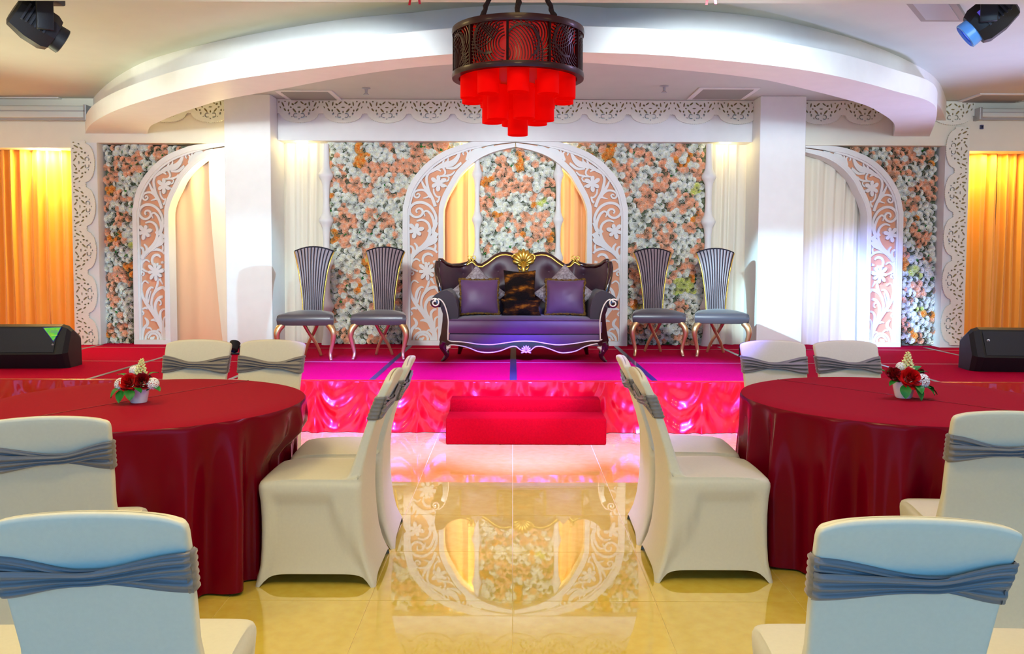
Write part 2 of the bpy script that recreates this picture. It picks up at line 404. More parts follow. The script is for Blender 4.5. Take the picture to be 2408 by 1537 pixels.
# ------------------------------------------------------------------ stage
stage = empty('stage', (0, YS, 0), label='low stage platform carpeted in red with a gathered red satin skirt', cat='stage')
MW, MD = 1.17, 1.22
pm = MB().box(-MW/2+0.003, MW/2-0.003, 0.003, MD-0.003, 0.30, ST-0.001, c=0.006).mesh('carpet_panel', M['carpet'])
for i in range(-5, 6):
    for j in range(3):
        yy = j*MD
        o = inst('carpet_panel', pm, stage, (0.006+MW*(i-0.5), yy, 0))
MB().box(-6.2, 6.2, 0.06, 3.2, 0.0, 0.30).build('deck_frame', M['black'], stage)
for i in range(-4, 5):
    x = 0.006+MW*i
    if i == 0: wd, mt = 0.030, M['tape']
    elif abs(i) == 1: wd, mt = 0.024, M['tape']
    else: wd, mt = 0.020, M['tapeg']
    MB().box(x-wd, x+wd, 0.004, 2.72, ST-0.0005, ST+0.0015).build('tape_strip', mt, stage)
for j in (1, 2):
    MB().box(-6.2, 6.2, j*MD-0.008, j*MD+0.008, ST-0.0005, ST+0.001).build('seam_tape', M['seam'], stage)
def skirt_y(x, z):
    t = 1 - z/ST
    G = 0.40
    xg = x + 0.10*noise.noise(Vector((x*1.1, 0.4, 2.0)))
    k = math.floor(xg/G); s = 2*(xg/G-k)-1
    r1 = noise.noise(Vector((k*3.7, 1.3, 0.2))); r2 = noise.noise(Vector((k*5.1, 8.3, 4.2)))
    s2 = s + 0.5*r1*(1-s*s)
    # draped U folds between the gathers, vertical pleats at the gathers
    ph = 2*PI*(t*(2.1+0.6*r2) + (1.25+0.5*r1)*s2*s2)
    u = 0.5+0.5*math.sin(ph)
    drape_ = 0.042*(u**1.3)*(1-0.55*s2*s2)*min(t*2.5, 1)*(0.8+0.4*r2)
    pl = 0.040*math.exp(-((1-abs(s))/0.22)**2)*(0.5+0.5*t)
    fine = 0.012*noise.noise(Vector((x*17+t*2, t*1.6, 1.9))) + 0.020*noise.noise(Vector((x*7-t*1.5, t*0.9, 5.0)))*min(t*2, 1)
    amp = 0.7 if abs(x-0.1) < 0.9 else 1.0
    return -0.042 - amp*(drape_+pl+fine) - 0.012*t
P = []
nx = 1150
for i in range(nx+1):
    x = -6.2 + 12.4*i/nx
    P.append([(x, skirt_y(x, z), z) for z in [ST-0.002 - (ST-0.006)*k/26 for k in range(27)]])
sk = MB().grid(P).build('satin_skirt', M['satin'], stage, smooth=180)
P2 = []
for i in range(nx+1):
    x = -6.2 + 12.4*i/nx
    dz = 0.003*noise.noise(Vector((x*20, 0, 0)))
    P2.append([(x, 0.02, ST+0.003), (x, -0.028+dz, ST+0.004+dz), (x, -0.042+dz, ST-0.008), (x, -0.040, ST-0.022)])
MB().grid(P2).build('skirt_band', M['satin'], stage, smooth=180)
# carpeted step in front of the stage
stp = empty('carpet_step', (0.105, 6.54, 0), label='two-tread red carpeted step in front of the stage', cat='step')
MB().box(-0.615, 0.615, 0.0, 0.44, 0, 0.205, c=0.014).build('lower_tread', M['stepc'], stp, smooth=40)
MB().box(-0.60, 0.595, 0.275, 0.45, 0.19, 0.305, c=0.012).build('upper_tread', M['stepc'], stp, smooth=40)

# ------------------------------------------------------------------ lace-cut board trims
LP, LH, LV = 0.492, 0.262, 0.165                   # period, height to scallop bottom, height at valley
def curve_mesh(name, outer, holes, th, m):
    cu = bpy.data.curves.new(name, 'CURVE'); cu.dimensions = '2D'; cu.fill_mode = 'BOTH'; cu.extrude = th/2
    for pts in [outer]+holes:
        sp = cu.splines.new('POLY'); sp.points.add(len(pts)-1)
        for q, (x, y) in zip(sp.points, pts): q.co = (x, y, 0, 1)
        sp.use_cyclic_u = True
    ob = bpy.data.objects.new(name+'_tmp', cu)
    COL.objects.link(ob)
    bpy.context.view_layer.update()
    me = bpy.data.meshes.new_from_object(ob.evaluated_get(bpy.context.evaluated_depsgraph_get()))
    bpy.data.objects.remove(ob); bpy.data.curves.remove(cu)
    me.name = name; me.materials.clear(); me.materials.append(m)
    return me
def ell(cx, cy, a, b, ang, n=8):
    c, s = math.cos(ang), math.sin(ang)
    return [(cx+a*math.cos(2*PI*k/n)*c-b*math.sin(2*PI*k/n)*s, cy+a*math.cos(2*PI*k/n)*s+b*math.sin(2*PI*k/n)*c) for k in range(n)]
def carc(cx, cy, r, w_, a0, a1, n=9):
    o_ = [(cx+(r+w_)*math.cos(lerp(a0, a1, k/(n-1))), cy+(r+w_)*math.sin(lerp(a0, a1, k/(n-1)))) for k in range(n)]
    i_ = [(cx+(r-w_)*math.cos(lerp(a0, a1, k/(n-1))), cy+(r-w_)*math.sin(lerp(a0, a1, k/(n-1)))) for k in range(n)]
    return o_ + i_[::-1]
def lace_tile():
    k = LP/925.0
    outer = [(-LP/2, 0)]
    for i in range(49):
        u = -1+2*i/48
        v = LV + (LH-LV)*math.sqrt(max(0, 1-(abs(u)/0.86)**2)) if abs(u) < 0.86 else LV - 0.006*math.sin((abs(u)-0.86)/0.14*PI/2)
        v += 0.0035*(1 if i % 2 else -1)
        outer.append((u*LP/2, -v))
    outer.append((LP/2, 0))
    H = []
    def e(dx, y, a, b_, deg): H.append(ell(dx*k, -(y-130)*k, a*k*1.12, b_*k*1.3, math.radians(deg)))
    for s in (-1, 1):
        e(s*215, 225, 44, 13, 90+s*8); e(s*135, 238, 26, 17, s*30); e(s*62, 205, 42, 13, s*-38+0)
        e(s*295, 180, 15, 12, 0); e(s*340, 240, 52, 14, s*62); e(s*300, 350, 36, 14, s*52); e(s*425, 190, 22, 11, 90)
        e(s*225, 365, 16, 20, 0); e(s*205, 435, 18, 22, 0); e(s*100, 365, 50, 15, s*48); e(s*150, 500, 13, 10, 0)
        e(s*395, 300, 24, 10, 60*s); e(s*175, 300, 20, 12, 20*s)
        H.append([((s*70*k)+p[0]*s, -(470-130)*k+p[1]) for p in carc(0, 0, 44*k, 12*k, math.radians(-130), math.radians(130))])
    e(0, 300, 34, 10, 0); e(0, 395, 14, 20, 0); e(0, 545, 16, 10, 0)
    return curve_mesh('scallop', outer, H, 0.014, M['lacew'])
LACE = lace_tile()
def lace_run(label, loc, axis, n, start, back, grp='cut lace trims'):
    r = empty('lace_trim', loc, 0, label, 'trim', grp)
    Rm = Matrix.Rotation(PI/2, 4, 'X') if axis == 'h' else (Matrix.Rotation(PI/2, 4, 'X') @ Matrix.Rotation(PI/2 if axis == 'l' else -PI/2, 4, 'Z'))
    for i in range(n):
        o = bpy.data.objects.new('scallop', LACE); COL.objects.link(o); o.parent = r
        d = start + LP*(i+0.5)
        o.matrix_local = Matrix.Translation((d, 0, 0) if axis == 'h' else (0, 0, -d)) @ Rm
    b_ = MB()
    if axis == 'h': b_.box(start+0.01, start+LP*n-0.01, 0.010, 0.022, -LV+0.012, -0.002)
    else:
        s_ = 1 if axis == 'l' else -1
        b_.box(min(0.002*s_, (LV-0.012)*s_), max(0.002*s_, (LV-0.012)*s_), 0.010, 0.022, -start-LP*n+0.01, -start-0.01)
    b_.build('hole_shade_strip', M['laceback'], r)
    return r
yl = YF-0.024
lace_run('long white scalloped cut-lace valance on the fascia behind the red lantern', (PXx(657), yl, ZC-0.004), 'h', 11, 0.0, None)
lace_run('short scalloped cut-lace valance left of the left pillar', (-2.62-0.55-3*LP+0.02, yl, ZC-0.004), 'h', 3, 0.0, None)
lace_run('short scalloped cut-lace valance right of the right pillar', (3.20, yl, ZC-0.004), 'h', 4, 0.0, None)
lace_run('vertical scalloped cut-lace strip beside the left orange curtain', (PXx(175), yl, zl+0.02), 'l', 5, 0.0, None)
lace_run('tall vertical scalloped cut-lace strip beside the right orange curtain', (PXx(2269), yl, ZC-0.004), 'r', 5, 0.28, None)
# ------------------------------------------------------------------ carved arches
YA = 9.84
AO = [(949, 812), (949, 620), (949, 500), (951, 483), (958.7, 450), (971, 425), (990, 400), (1013, 378), (1044, 358), (1080, 344), (1105, 336.5), (1128, 333), (1167, 330), (1211.5, 328)]
AI = [(1040, 812), (1040, 620), (1040, 505), (1043.5, 480), (1052, 458), (1064, 437), (1079, 411), (1100, 389), (1114, 377.5), (1128, 368), (1150, 357.5), (1175, 349.5), (1195, 345), (1211.5, 341.5)]
ACX = 1211.5
def a3(p): v = at(p[0], p[1], YA); return (v.x, v.z)
X0A = at(ACX, 600, YA).x
def loc2(px, py):                                   # photo pixel on the arch plane -> arch-local (x, z), left half
    v = at(px, py, YA); return Vector((v.x-X0A, v.z-ST))
NA = 64
ao = resample(cr([loc2(*p) for p in AO], 6), NA); ai = resample(cr([loc2(*p) for p in AI], 6), NA)
ao[0].y = ai[0].y = 0.0
def band(t0, t1, absw):
    A = []; B = []
    for p, q in zip(ao, ai):
        wd = (q-p).length; k = min(absw/wd, 0.42)
        A.append(p.lerp(q, k if t0 else 0)) if not t1 else A.append(p.lerp(q, 1-k))
        B.append(p.lerp(q, k)) if not t1 else B.append(p.lerp(q, 1))
    return A, B
C1 = (940, 325, 9.607); C2 = (940, 470, 8.536); C3 = (940, 640, 8.536); C4 = (1050, 320, 12.81)
STROKES = [
 (C2, [(235,1160),(300,1060),(420,960),(550,810),(605,640),(585,500),(520,425),(430,395),(335,425)], [11,10,9,8,7,6.5,6,5.5,3.5]),
 (C2, [(690,580),(725,420),(715,300),(640,160),(540,80),(430,45),(310,60),(220,130),(190,220),(225,290),(300,340),(380,335),(445,285),(455,215),(410,170),(350,175),(325,220),(350,255)], [8,7,7,7,7,7,7,6.5,6.5,6.5,6,6,6,6,5.5,5,4.5,4]),
 (C2, [(690,590),(680,440),(640,320),(590,250),(530,215),(480,250),(505,330)], [6,7,7,6,5,4,2.5]),
 (C2, [(380,1000),(520,900),(640,790),(735,650)], [12,14,15,13]),
 (C2, [(480,930),(600,880),(700,830),(745,760)], [8,9,9,6]),
 (C2, [(560,600),(640,640),(690,560),(735,440)], [8,10,10,9]),
 (C1, [(800,1537),(745,1380),(660,1200),(615,1030),(600,900),(640,790),(720,710),(830,690),(930,740)], [8,8,7,7,6.5,6,6,6,3]),
 (C1, [(700,1330),(620,1220),(530,1165),(430,1165),(345,1200),(315,1270),(350,1330),(410,1330),(445,1280),(410,1245),(375,1275)], [8,7,6,5.5,5,5,4.5,4.5,4,3.5,3]),
 (C1, [(680,1270),(590,1150),(520,1030),(480,920)], [8,8,6,2]),
 (C1, [(690,1290),(600,1330),(520,1350)], [6,4,2]),
 (C1, [(640,780),(800,690),(930,620),(1080,585),(1200,540),(1290,450),(1345,330)], [6,9,12,14,14,11,5]),
 (C1, [(950,610),(985,520),(1010,450)], [6,5,2.5]), (C1, [(1020,560),(1085,500),(1090,410)], [6,5,2]),
 (C1, [(960,640),(1015,720),(1015,800),(940,850)], [6,5,4.5,3]),
 (C1, [(1040,660),(1160,680),(1270,660),(1390,560)], [5,5,5,4]),
 (C1, [(900,850),(1050,840),(1170,810),(1240,740)], [4,5,5,3]),
 (C1, [(1010,960),(1080,950),(1110,880),(1060,860)], [5,4,3,2]), (C1, [(1010,1060),(1060,1080)], [6,4]),
 (C1, [(760,1130),(770,1230),(830,1310),(910,1325)], [4,4.5,4.5,4]),
 (C1, [(830,1440),(870,1400),(900,1300)], [6,5,4]),
 (C4, [(-60,860),(110,840),(250,740),(350,590),(410,430)], [9,14,13,9,4]),
 (C4, [(0,960),(200,950),(340,860),(440,780)], [5,5,5,4]),
 (C4, [(600,720),(630,600),(640,500),(590,440),(520,440),(490,510),(530,560)], [7,6,5,4,4,4,3]),
 (C4, [(600,680),(690,520),(720,390)], [7,6,3]), (C4, [(640,650),(800,530),(960,440),(1080,360)], [7,9,9,6]),
 (C4, [(700,560),(820,440),(960,340),(1040,310)], [7,8,8,6]), (C4, [(940,450),(1120,380),(1260,320),(1420,280)], [6,6,5,4]),
 (C4, [(-40,620),(40,640),(40,740)], [4,3.5,3]),
 (C2, [(240,1150),(400,1000),(520,970),(620,975),(700,1010),(745,1060)], [8,8,7,7,6,5]),
 (C2, [(240,1120),(270,1030),(250,950),(195,925),(165,960),(200,1000)], [7,7,6,5,4.5,3.5]),
 (C2, [(300,1060),(345,1000),(335,920),(285,860)], [8,8,6,4]),
 (C2, [(700,990),(715,920),(690,860)], [6,5,3]),
 (C2, [(235,1100),(222,1200),(212,1300),(205,1400),(195,1500)], [10,9,7,6,5.5]),
 (C2, [(165,1070),(195,1090),(205,1160)], [4,5,5]),
 (C2, [(475,1280),(455,1190),(490,1110),(560,1080),(620,1095),(655,1135)], [5,6,7,7,6,4]),
 (C2, [(560,1300),(590,1250)], [7,4]), (C2, [(660,1240),(720,1230)], [5,7]),
 (C2, [(215,1270),(280,1200),(340,1185),(405,1230)], [5,5,4.5,3]),
 (C2, [(205,1350),(280,1400),(360,1430)], [5,5,4]), (C2, [(210,1450),(250,1430),(270,1480),(230,1510)], [4,4,4,3]),
 (C2, [(640,1400),(690,1370),(735,1390)], [4,4,3]),
 (C3, [(195,60),(190,170),(190,300),(225,470),(320,640),(450,800),(560,960),(640,1100),(690,1240),(700,1400)], [5,5.5,6,7,9,11,12,13,13,13]),
 (C3, [(205,330),(225,220),(290,165),(370,215)], [4,4,4,3]),
 (C3, [(325,640),(320,500),(355,370),(420,300),(480,315)], [6,8,8,6,3]), (C3, [(350,620),(375,520),(415,370)], [4,4,2]),
 (C3, [(490,830),(430,690),(430,560),(480,430),(580,335),(690,300),(740,340),(770,400)], [6,6,6,7,8,8,7,5]),
 (C3, [(600,960),(530,820),(505,700),(535,590),(610,510),(690,490)], [7,7,7.5,8,8,7]), (C3, [(590,560),(640,590),(640,650),(600,660)], [5,4,4,3]),
 (C3, [(660,1060),(625,920),(625,820),(670,760),(730,745)], [7,7,7,6,5]),
 (C3, [(690,1120),(690,1020),(710,930),(770,890)], [5,5,5,4]), (C3, [(700,1240),(720,1150),(760,1100)], [6,5,4]),
 (C3, [(200,1420),(205,1260),(245,1140),(320,1060),(320,990),(265,920)], [7,8,8,8,7,3]),
 (C3, [(560,40),(575,180),(555,270),(500,380)], [6,6,6,5]), (C3, [(620,120),(690,240)], [7,3]),
 (C3, [(215,745),(280,720),(340,730)], [4,6,7]), (C3, [(200,780),(240,830),(215,870)], [4,4,3]),
 (C3, [(400,980),(470,965),(560,990)], [3,7,9]), (C3, [(530,1190),(600,1170),(680,1240)], [3,7,8]),
 (C3, [(270,1420),(285,1310),(360,1225),(470,1200),(560,1230),(615,1310),(635,1420)], [6,6,6,6.5,7,7,7]),
 (C3, [(540,1420),(555,1330),(520,1270),(450,1250),(380,1275),(330,1350)], [5,6,6,6,6,4]),
 (C3, [(380,1340),(430,1350),(480,1310)], [6,8,3]), (C3, [(430,1420),(430,1360)], [8,6]),
 (C3, [(300,1140),(360,1130),(420,1175)], [4,5,3]), (C3, [(240,1120),(210,1180)], [4,4]),
]
FLOWERS = [(C2, (318, 605), 18.5, 6, 0.25, 0.0), (C1, (872, 1005), 19, 6, 0.5, 0.0), (C2, (545, 1425), 22, 8, 0.1, 0.0)]
def stroke_poly(m_, pts, ws, fx):
    ox, oy, sc = m_
    P_ = [fx(ox+x/sc, oy+y/sc) for x, y in pts]
    k = 4
    dens = cr([Vector((p.x, p.y, wd/226.0)) for p, wd in zip(P_, [ws[min(i, len(ws)-1)] for i in range(len(P_))])], k)
    A = []; B = []
    for i, q in enumerate(dens):
        a = dens[max(i-1, 0)]; c = dens[min(i+1, len(dens)-1)]
        t = Vector((c.x-a.x, c.y-a.y)); t = t.normalized() if t.length > 0 else Vector((1, 0))
        nrm = Vector((-t.y, t.x)); hw = max(q.z*0.5, 0.003)
        A.append(Vector((q.x, q.y))+nrm*hw); B.append(Vector((q.x, q.y))-nrm*hw)
    return A, B
def flower_poly(cx, cz, r, n, ph, fx):
    pts = []
    for i in range(n*8):
        a = 2*PI*i/(n*8)+ph
        rr = r*(0.40+0.60*abs(math.cos(n*(a-ph)/2))**0.75)*(1+0.10*math.sin(3*a+1))
        pts.append((cx+rr*math.cos(a), cz+rr*math.sin(a)))
    return pts
def arch_half(root, sgn, fx_scale=1.0, tone=None):
    """one leg of the arch, in root-local coords: x = sgn*fx_scale*local"""
    def T(p): return (sgn*fx_scale*p.x, p.y)
    A = [T(p) for p in ao]; B = [T(p) for p in ai]
    MB().slab(A, B, 0.055, 0.075).build('peach_backing', M['peach'], root)
    o1, o2 = band(0, 0, 0.052); MB().slab([T(p) for p in o1], [T(p) for p in o2], -0.005, 0.07).build('outer_moulding', M['white'], root, smooth=40)
    o1, o2 = band(0, 0, 0.075); MB().slab([T(p) for p in o1], [T(p) for p in o2], 0.012, 0.072).build('inner_bead', M['white'], root, smooth=40)
    i1, i2 = band(0, 1, 0.048); MB().slab([T(p) for p in i1], [T(p) for p in i2], -0.005, 0.07).build('inner_moulding', M['white'], root, smooth=40)
    C = [T(p+(p-q).normalized()*0.016) for p, q in zip(ai, ao)]
    MB().slab(B, C, -0.002, 0.20).build('arch_reveal', M['white'], root, smooth=40)
    D = [T(p-(q-p).normalized()*0.012) for p, q in zip(ao, ai)]
    MB().slab(D, A, -0.002, 0.10).build('arch_edge', M['white'], root, smooth=40)
    x0, x1 = sorted((A[0][0], B[0][0]))
    MB().box(x0-0.008, x1+0.008, -0.012, 0.07, 0.0, 0.052).build('plinth', M['white'], root)
    fb = MB()
    for k, (m_, pts, ws) in enumerate(STROKES):
        a, c = stroke_poly(m_, pts, ws, loc2)
        fb.slab([T(p) for p in a], [T(p) for p in c], 0.020+0.0004*k, 0.056)
    fb.build('scrollwork', M['white'], root, smooth=40)
    for m_, (x, y), r, n_, ph, _ in FLOWERS:
        c = loc2(m_[0]+x/m_[2], m_[1]+y/m_[2])
        pts = [(sgn*fx_scale*px_, pz) for px_, pz in flower_poly(c.x, c.y, r/206.0, n_, ph, None)]
        fl = MB(); fl.prism(pts, 0.014, 0.056); fl.build('carved_flower', M['white'], root, smooth=40)
arch = empty('carved_arch', (X0A, YA, ST), label='full white pointed arch of carved scrollwork behind the sofa', cat='arch', group='carved arches')
arch_half(arch, 1); arch_half(arch, -1)
SC = 0.885
zscale = (PZz(336, YA, 400)-ST)/(PZz(328, YA)-ST)
la = empty('carved_arch', (at(314, 600, YA).x - SC*ao[0].x, YA, ST), label='half white carved arch left of the left pillar', cat='arch', group='carved arches')
arch_half(la, 1, SC); la.scale = (1, 1, zscale)
ra = empty('carved_arch', (at(2121, 600, YA).x + SC*ao[0].x, YA, ST), label='half white carved arch right of the right pillar, lit blue', cat='arch', group='carved arches')
arch_half(ra, -1, SC); ra.scale = (1, 1, zscale)

# ------------------------------------------------------------------ turned white posts
def post(px, py_top, label, Y, bul, rad, flare=True):
    x = at(px, 600, Y).x; zt = at(px, py_top, Y).z
    Hh = zt-ST
    prof = [(rad*1.55, 0), (rad*1.5, 0.02), (rad*1.15, 0.10), (rad*0.95, 0.2)]
    for zz in bul:
        if zz < Hh-0.1: prof += [(rad*0.9, zz-0.22), (rad*1.15, zz-0.08), (rad*2.0, zz), (rad*1.15, zz+0.08), (rad*0.9, zz+0.20)]
    prof = [p for p in prof if p[1] < Hh-0.02] + [(rad*0.85, Hh)]
    prof.sort(key=lambda p: p[1])
    dense = cr([Vector((r, z, 0)) for r, z in prof], 4)
    o = MB().lathe([(max(p.x, 0.004), p.y) for p in dense], 20).build('turned_post', M['white'], smooth=50)
    o.location = (x, Y, ST)
    return tag(o, label, 'post', 'turned posts')
post(768, 338, 'turned white post between the left cream curtain and the flower wall', 9.88, (0.44, 0.95, 1.42, 1.93), 0.042)
post(1664, 338, 'turned white post between the flower wall and the right cream curtain', 9.88, (0.44, 0.95, 1.42, 1.93), 0.042)
post(1122, 372, 'turned white post inside the centre arch, left of its flowers', 9.92, (0.50, 1.0, 1.44, 1.95), 0.031)
post(1312, 372, 'turned white post inside the centre arch, right of its flowers', 9.92, (0.50, 1.0, 1.44, 1.95), 0.031)

# ------------------------------------------------------------------ drapes
def drape(name, label, x0, x1, z0, z1, Y, m, folds, amp, cat='curtain', seed=0, gather=0.0, sway=0.0, group=None, nz=26):
    nx = max(24, int((x1-x0)*130)); P = []
    for i in range(nx+1):
        u = i/nx; col = []
        for k in range(nz+1):
            v = k/nz; z = lerp(z1, z0, v)
            uu = u + sway*v*v*(u-0.5)
            x = lerp(x0, x1, uu) + 0.012*noise.noise(Vector((u*5, v*2, seed)))
            ph = 2*PI*folds*(u + 0.012*math.sin(v*2.2+u*7+seed) + 0.35*noise.noise(Vector((u*2.3, v*0.5, seed+3)))/max(folds, 1)*1.6)
            a = amp*(0.7+0.5*noise.noise(Vector((u*6, v, seed+9))))
            col.append((x, Y + a*math.sin(ph) + 0.25*a*math.sin(2.3*ph+1), z))
        P.append(col)
    o = MB().grid(P).build(name, m, smooth=180)
    return tag(o, label, cat, group)
zt_ = zo+0.03
xl_out = -6.25
drape('curtain', 'orange satin curtain panel at the far left, left of the bright gap', xl_out, PXx(112, 10.02), ST, zt_, 10.04, M['orange'], 6.5, 0.05, seed=1, group='orange curtains')
drape('curtain', 'orange satin curtain panel right of the bright gap, beside the left lace strip', PXx(102, 10.08), xfl0+0.05, ST, zt_, 10.07, M['orange'], 3.5, 0.045, seed=2, group='orange curtains')
drape('curtain', 'orange satin curtain panel beside the right lace strip', xfr1-0.05, PXx(2342, 10.04), ST, zt_, 10.05, M['orange'], 3, 0.045, seed=3, group='orange curtains')
drape('curtain', 'orange satin curtain panel at the far right edge', PXx(2338, 10.08), 6.25, ST, zt_, 10.09, M['orange'], 6, 0.05, seed=4, group='orange curtains')
drape('drape', 'cream and peach drape inside the left half arch', PXx(392, 10.08), -2.66, ST, zl, 10.08, M['peachl'], 3.5, 0.03, seed=5, group='drapes of the stage set')
drape('drape', 'cream sheer drape hanging beside the left pillar in the left half arch', PXx(496, 10.02), -2.66, ST+0.02, zl, 10.0, M['cream'], 2.5, 0.03, seed=6, sway=-0.3, group='drapes of the stage set')
drape('drape', 'blue-lit white drape inside the right half arch', 2.72, PXx(2050, 10.06), ST, zl, 10.06, M['cream'], 9, 0.028, seed=7, group='drapes of the stage set')
drape('drape', 'cream curtain between the left pillar and the left turned post', PXx(655, 10.04), PXx(782, 10.04), ST, zb+0.02, 10.05, M['cream'], 5, 0.022, seed=8, group='drapes of the stage set')
drape('drape', 'cream curtain between the right turned post and the right pillar', PXx(1652, 10.04), PXx(1790, 10.04), ST, zb+0.02, 10.05, M['cream'], 5, 0.03, seed=9, group='drapes of the stage set')
drape('drape', 'peach drape in the centre arch, left of its flowers', PXx(1020, 10.06), PXx(1128, 10.06), ST, zb-0.08, 10.08, M['peachd'], 4, 0.022, seed=10, group='drapes of the stage set')
drape('drape', 'peach drape in the centre arch, right of its flowers', PXx(1303, 10.06), PXx(1412, 10.06), ST, zb-0.08, 10.08, M['peachd'], 4, 0.022, seed=11, group='drapes of the stage set')

# ------------------------------------------------------------------ rose walls
def rose_mesh(name, m, hm):
    b_ = MB(); N_ = 10
    rings = [(0.0, 0.26, 0.043, 0.036), (0.22, 0.54, 0.027, 0.039), (0.46, 0.80, 0.015, 0.031), (0.66, 1.0, 0.000, 0.015)]
    R_ = 0.0425
    for q, (r0, r1, h0, h1) in enumerate(rings):
        vs = []
        for i in range(N_):
            a = 2*PI*(i+0.5*q)/N_
            w_ = 1+0.07*math.cos(5*a+q*1.3) if q > 0 else 1
            vs.append((R_*r0*math.cos(a), R_*r0*math.sin(a), h0))
            vs.append((R_*r1*w_*math.cos(a+0.2), R_*r1*w_*math.sin(a+0.2), h1+0.004*math.cos(5*a)))
        b_.add(vs, [(2*i, 2*((i+1) % N_), 2*((i+1) % N_)+1, 2*i+1) for i in range(N_)])
    me = b_.mesh(name, [m, hm], smooth=60)
    for i, p in enumerate(me.polygons): p.material_index = 1 if i < N_ or (2*N_ > i >= N_ and i % 2) else 0
    return me
HEART = {'rosew': 'cw', 'rosep': 'cp', 'roseo': 'co', 'rosey': 'cy'}
RM = {k: rose_mesh('rose', M[k], M[HEART[k]]) for k in ('rosew', 'rosep', 'roseo', 'rosey')}
RM_sets = [[(tuple(v.co)) for v in RM[k].vertices] for k in RM]
RMm = [p.material_index for p in RM['rosew'].polygons]
RMf = [tuple(p.vertices) for p in RM['rosew'].polygons]
xo_tab = [(p[1], p[0]) for p in reversed(AO)]       # y -> outer arch x (left half)
xi_tab = [(p[1], p[0]) for p in reversed(AI)]
def rose_kind(px, py, s):
    c = noise.noise(Vector((px*0.024, py*0.024, s))) + 0.7*noise.noise(Vector((px*0.06, py*0.06, s+5)))
    d = noise.noise(Vector((px*0.017+40, py*0.017, s)))
    if c > 0.10+0.0004*(py-560): return 'roseo' if d > 0.30 else 'rosep'
    if c < -0.2 and d > 0.38: return 'rosey'
    return 'rosew'
YW = 10.0
def fill(b_, k, root):
    o = b_.build('rose_filler', [M[k], M[HEART[k]]], root, smooth=60, recalc=False)
    o.data.polygons.foreach_set('material_index', RMm*(len(b_.f)//len(RMm)))
    return o
def rose_wall(label, x0, x1, y0, y1, test, seed, sp=13.4):
    rnd = random.Random(seed)
    c0 = at((x0+x1)/2, 600, YW)
    root = empty('rose_backdrop', (c0.x, YW, ST), label=label, cat='flower backdrop', group='artificial flower walls')
    spots = []; j = 0; y = y0
    while y < y1:
        x = x0 + (sp/2 if j % 2 else 0)
        while x < x1:
            if test(x, y): spots.append((x+rnd.uniform(-3, 3), y+rnd.uniform(-3, 3), rnd.uniform(0.86, 1.22)))
            x += sp
        y += sp*0.88; j += 1
    spots.sort(key=lambda s: -s[2])
    rest = {k: MB() for k in RM}
    gl = MB()
    pb = MB(); y = y0
    while y < y1+sp:
        xs = [x for x in [x0+sp*0.5*k for k in range(int((x1-x0)/sp*2)+2)] if test(x, min(y, y1-1))]
        if xs:
            spans = [[xs[0], xs[0]]]
            for x in xs[1:]:
                if x-spans[-1][1] < sp*0.8: spans[-1][1] = x
                else: spans.append([x, x])
            for xa, xb in spans:
                p0, p1 = at(xa-sp*0.4, y+sp*0.45, YW), at(xb+sp*0.4, y-sp*0.45, YW)
                pb.box(p0.x-c0.x, p1.x-c0.x, 0.0, 0.03, max(p0.z-ST, 0.0), max(p1.z-ST, 0.004))
        y += sp*0.88
    pb.build('panel', M['foliage'], root)
    for n_, (x, y, s) in enumerate(spots):
        k = rose_kind(x, y, seed)
        p = at(x, y, YW)
        dy = -0.012-rnd.uniform(0, 0.028)
        loc = Vector((p.x-c0.x, dy, p.z-ST))
        rot = (PI/2+rnd.uniform(-0.45, 0.45), rnd.uniform(-0.45, 0.45), rnd.uniform(0, 0))
        if n_ < 300:
            o = inst('rose', RM[k], root, loc, (rot[0], rot[1], 0), s)
            o.rotation_euler = (Matrix.Rotation(rnd.uniform(-0.45, 0.45), 3, 'Z') @ Matrix.Rotation(rot[0], 3, 'X') @ Matrix.Rotation(rnd.uniform(0, 6.28), 3, 'Z')).to_euler()
        else:
            Rm = Matrix.Translation(loc) @ (Matrix.Rotation(rnd.uniform(-0.45, 0.45), 4, 'Z') @ Matrix.Rotation(rot[0], 4, 'X') @ Matrix.Rotation(rnd.uniform(0, 6.28), 4, 'Z')) @ Matrix.Scale(s, 4)
            rest[k].add([Rm @ Vector(v) for v in RM_sets[0]], RMf)
        if rnd.random() < 0.16:
            a = rnd.uniform(0, 6.28); q = loc+Vector((rnd.uniform(-0.03, 0.03), -0.022, rnd.uniform(-0.03, 0.03)))
            u = Vector((math.cos(a), 0, math.sin(a))); v_ = Vector((-u.z, -0.3, u.x))
            L = rnd.uniform(0.03, 0.055)
            gl.add([q, q+u*L*0.5+v_*L*0.28, q+u*L, q+u*L*0.5-v_*L*0.28, q+u*L*0.5+Vector((0, -0.006, 0))], [(0,1,4),(1,2,4),(2,3,4),(3,0,4)])
    for k in RM:
        if rest[k].v: tag(fill(rest[k], k, root), kind='stuff')
    if gl.v: tag(gl.build('leaf', M['gleaf'], root), kind='stuff')
    return len(spots)
def left_of_arch(x, y): return x < interp(xo_tab, y)-3 or y < 331
def right_of_arch(x, y): return (2*ACX-x) < interp(xo_tab, y)-3
cnt = []
cnt.append(rose_wall('white and peach flower wall left of the full arch, behind two high-back chairs', 782, 1085, 342, 812, left_of_arch, 11))
cnt.append(rose_wall('white and peach flower wall right of the full arch', 1340, 1652, 342, 812, right_of_arch, 12))
cnt.append(rose_wall('flower wall panel inside the full arch above the sofa', 1130, 1304, 352, 700, lambda x, y: abs(x-ACX) < ACX-interp(xi_tab, y)+6, 13))
def side_l(x, y): return (x-314)/SC+949 < interp(xo_tab, y-6)+6
cnt.append(rose_wall('narrow flower wall beside the left half arch', 254, 470, 350, 812, side_l, 14))
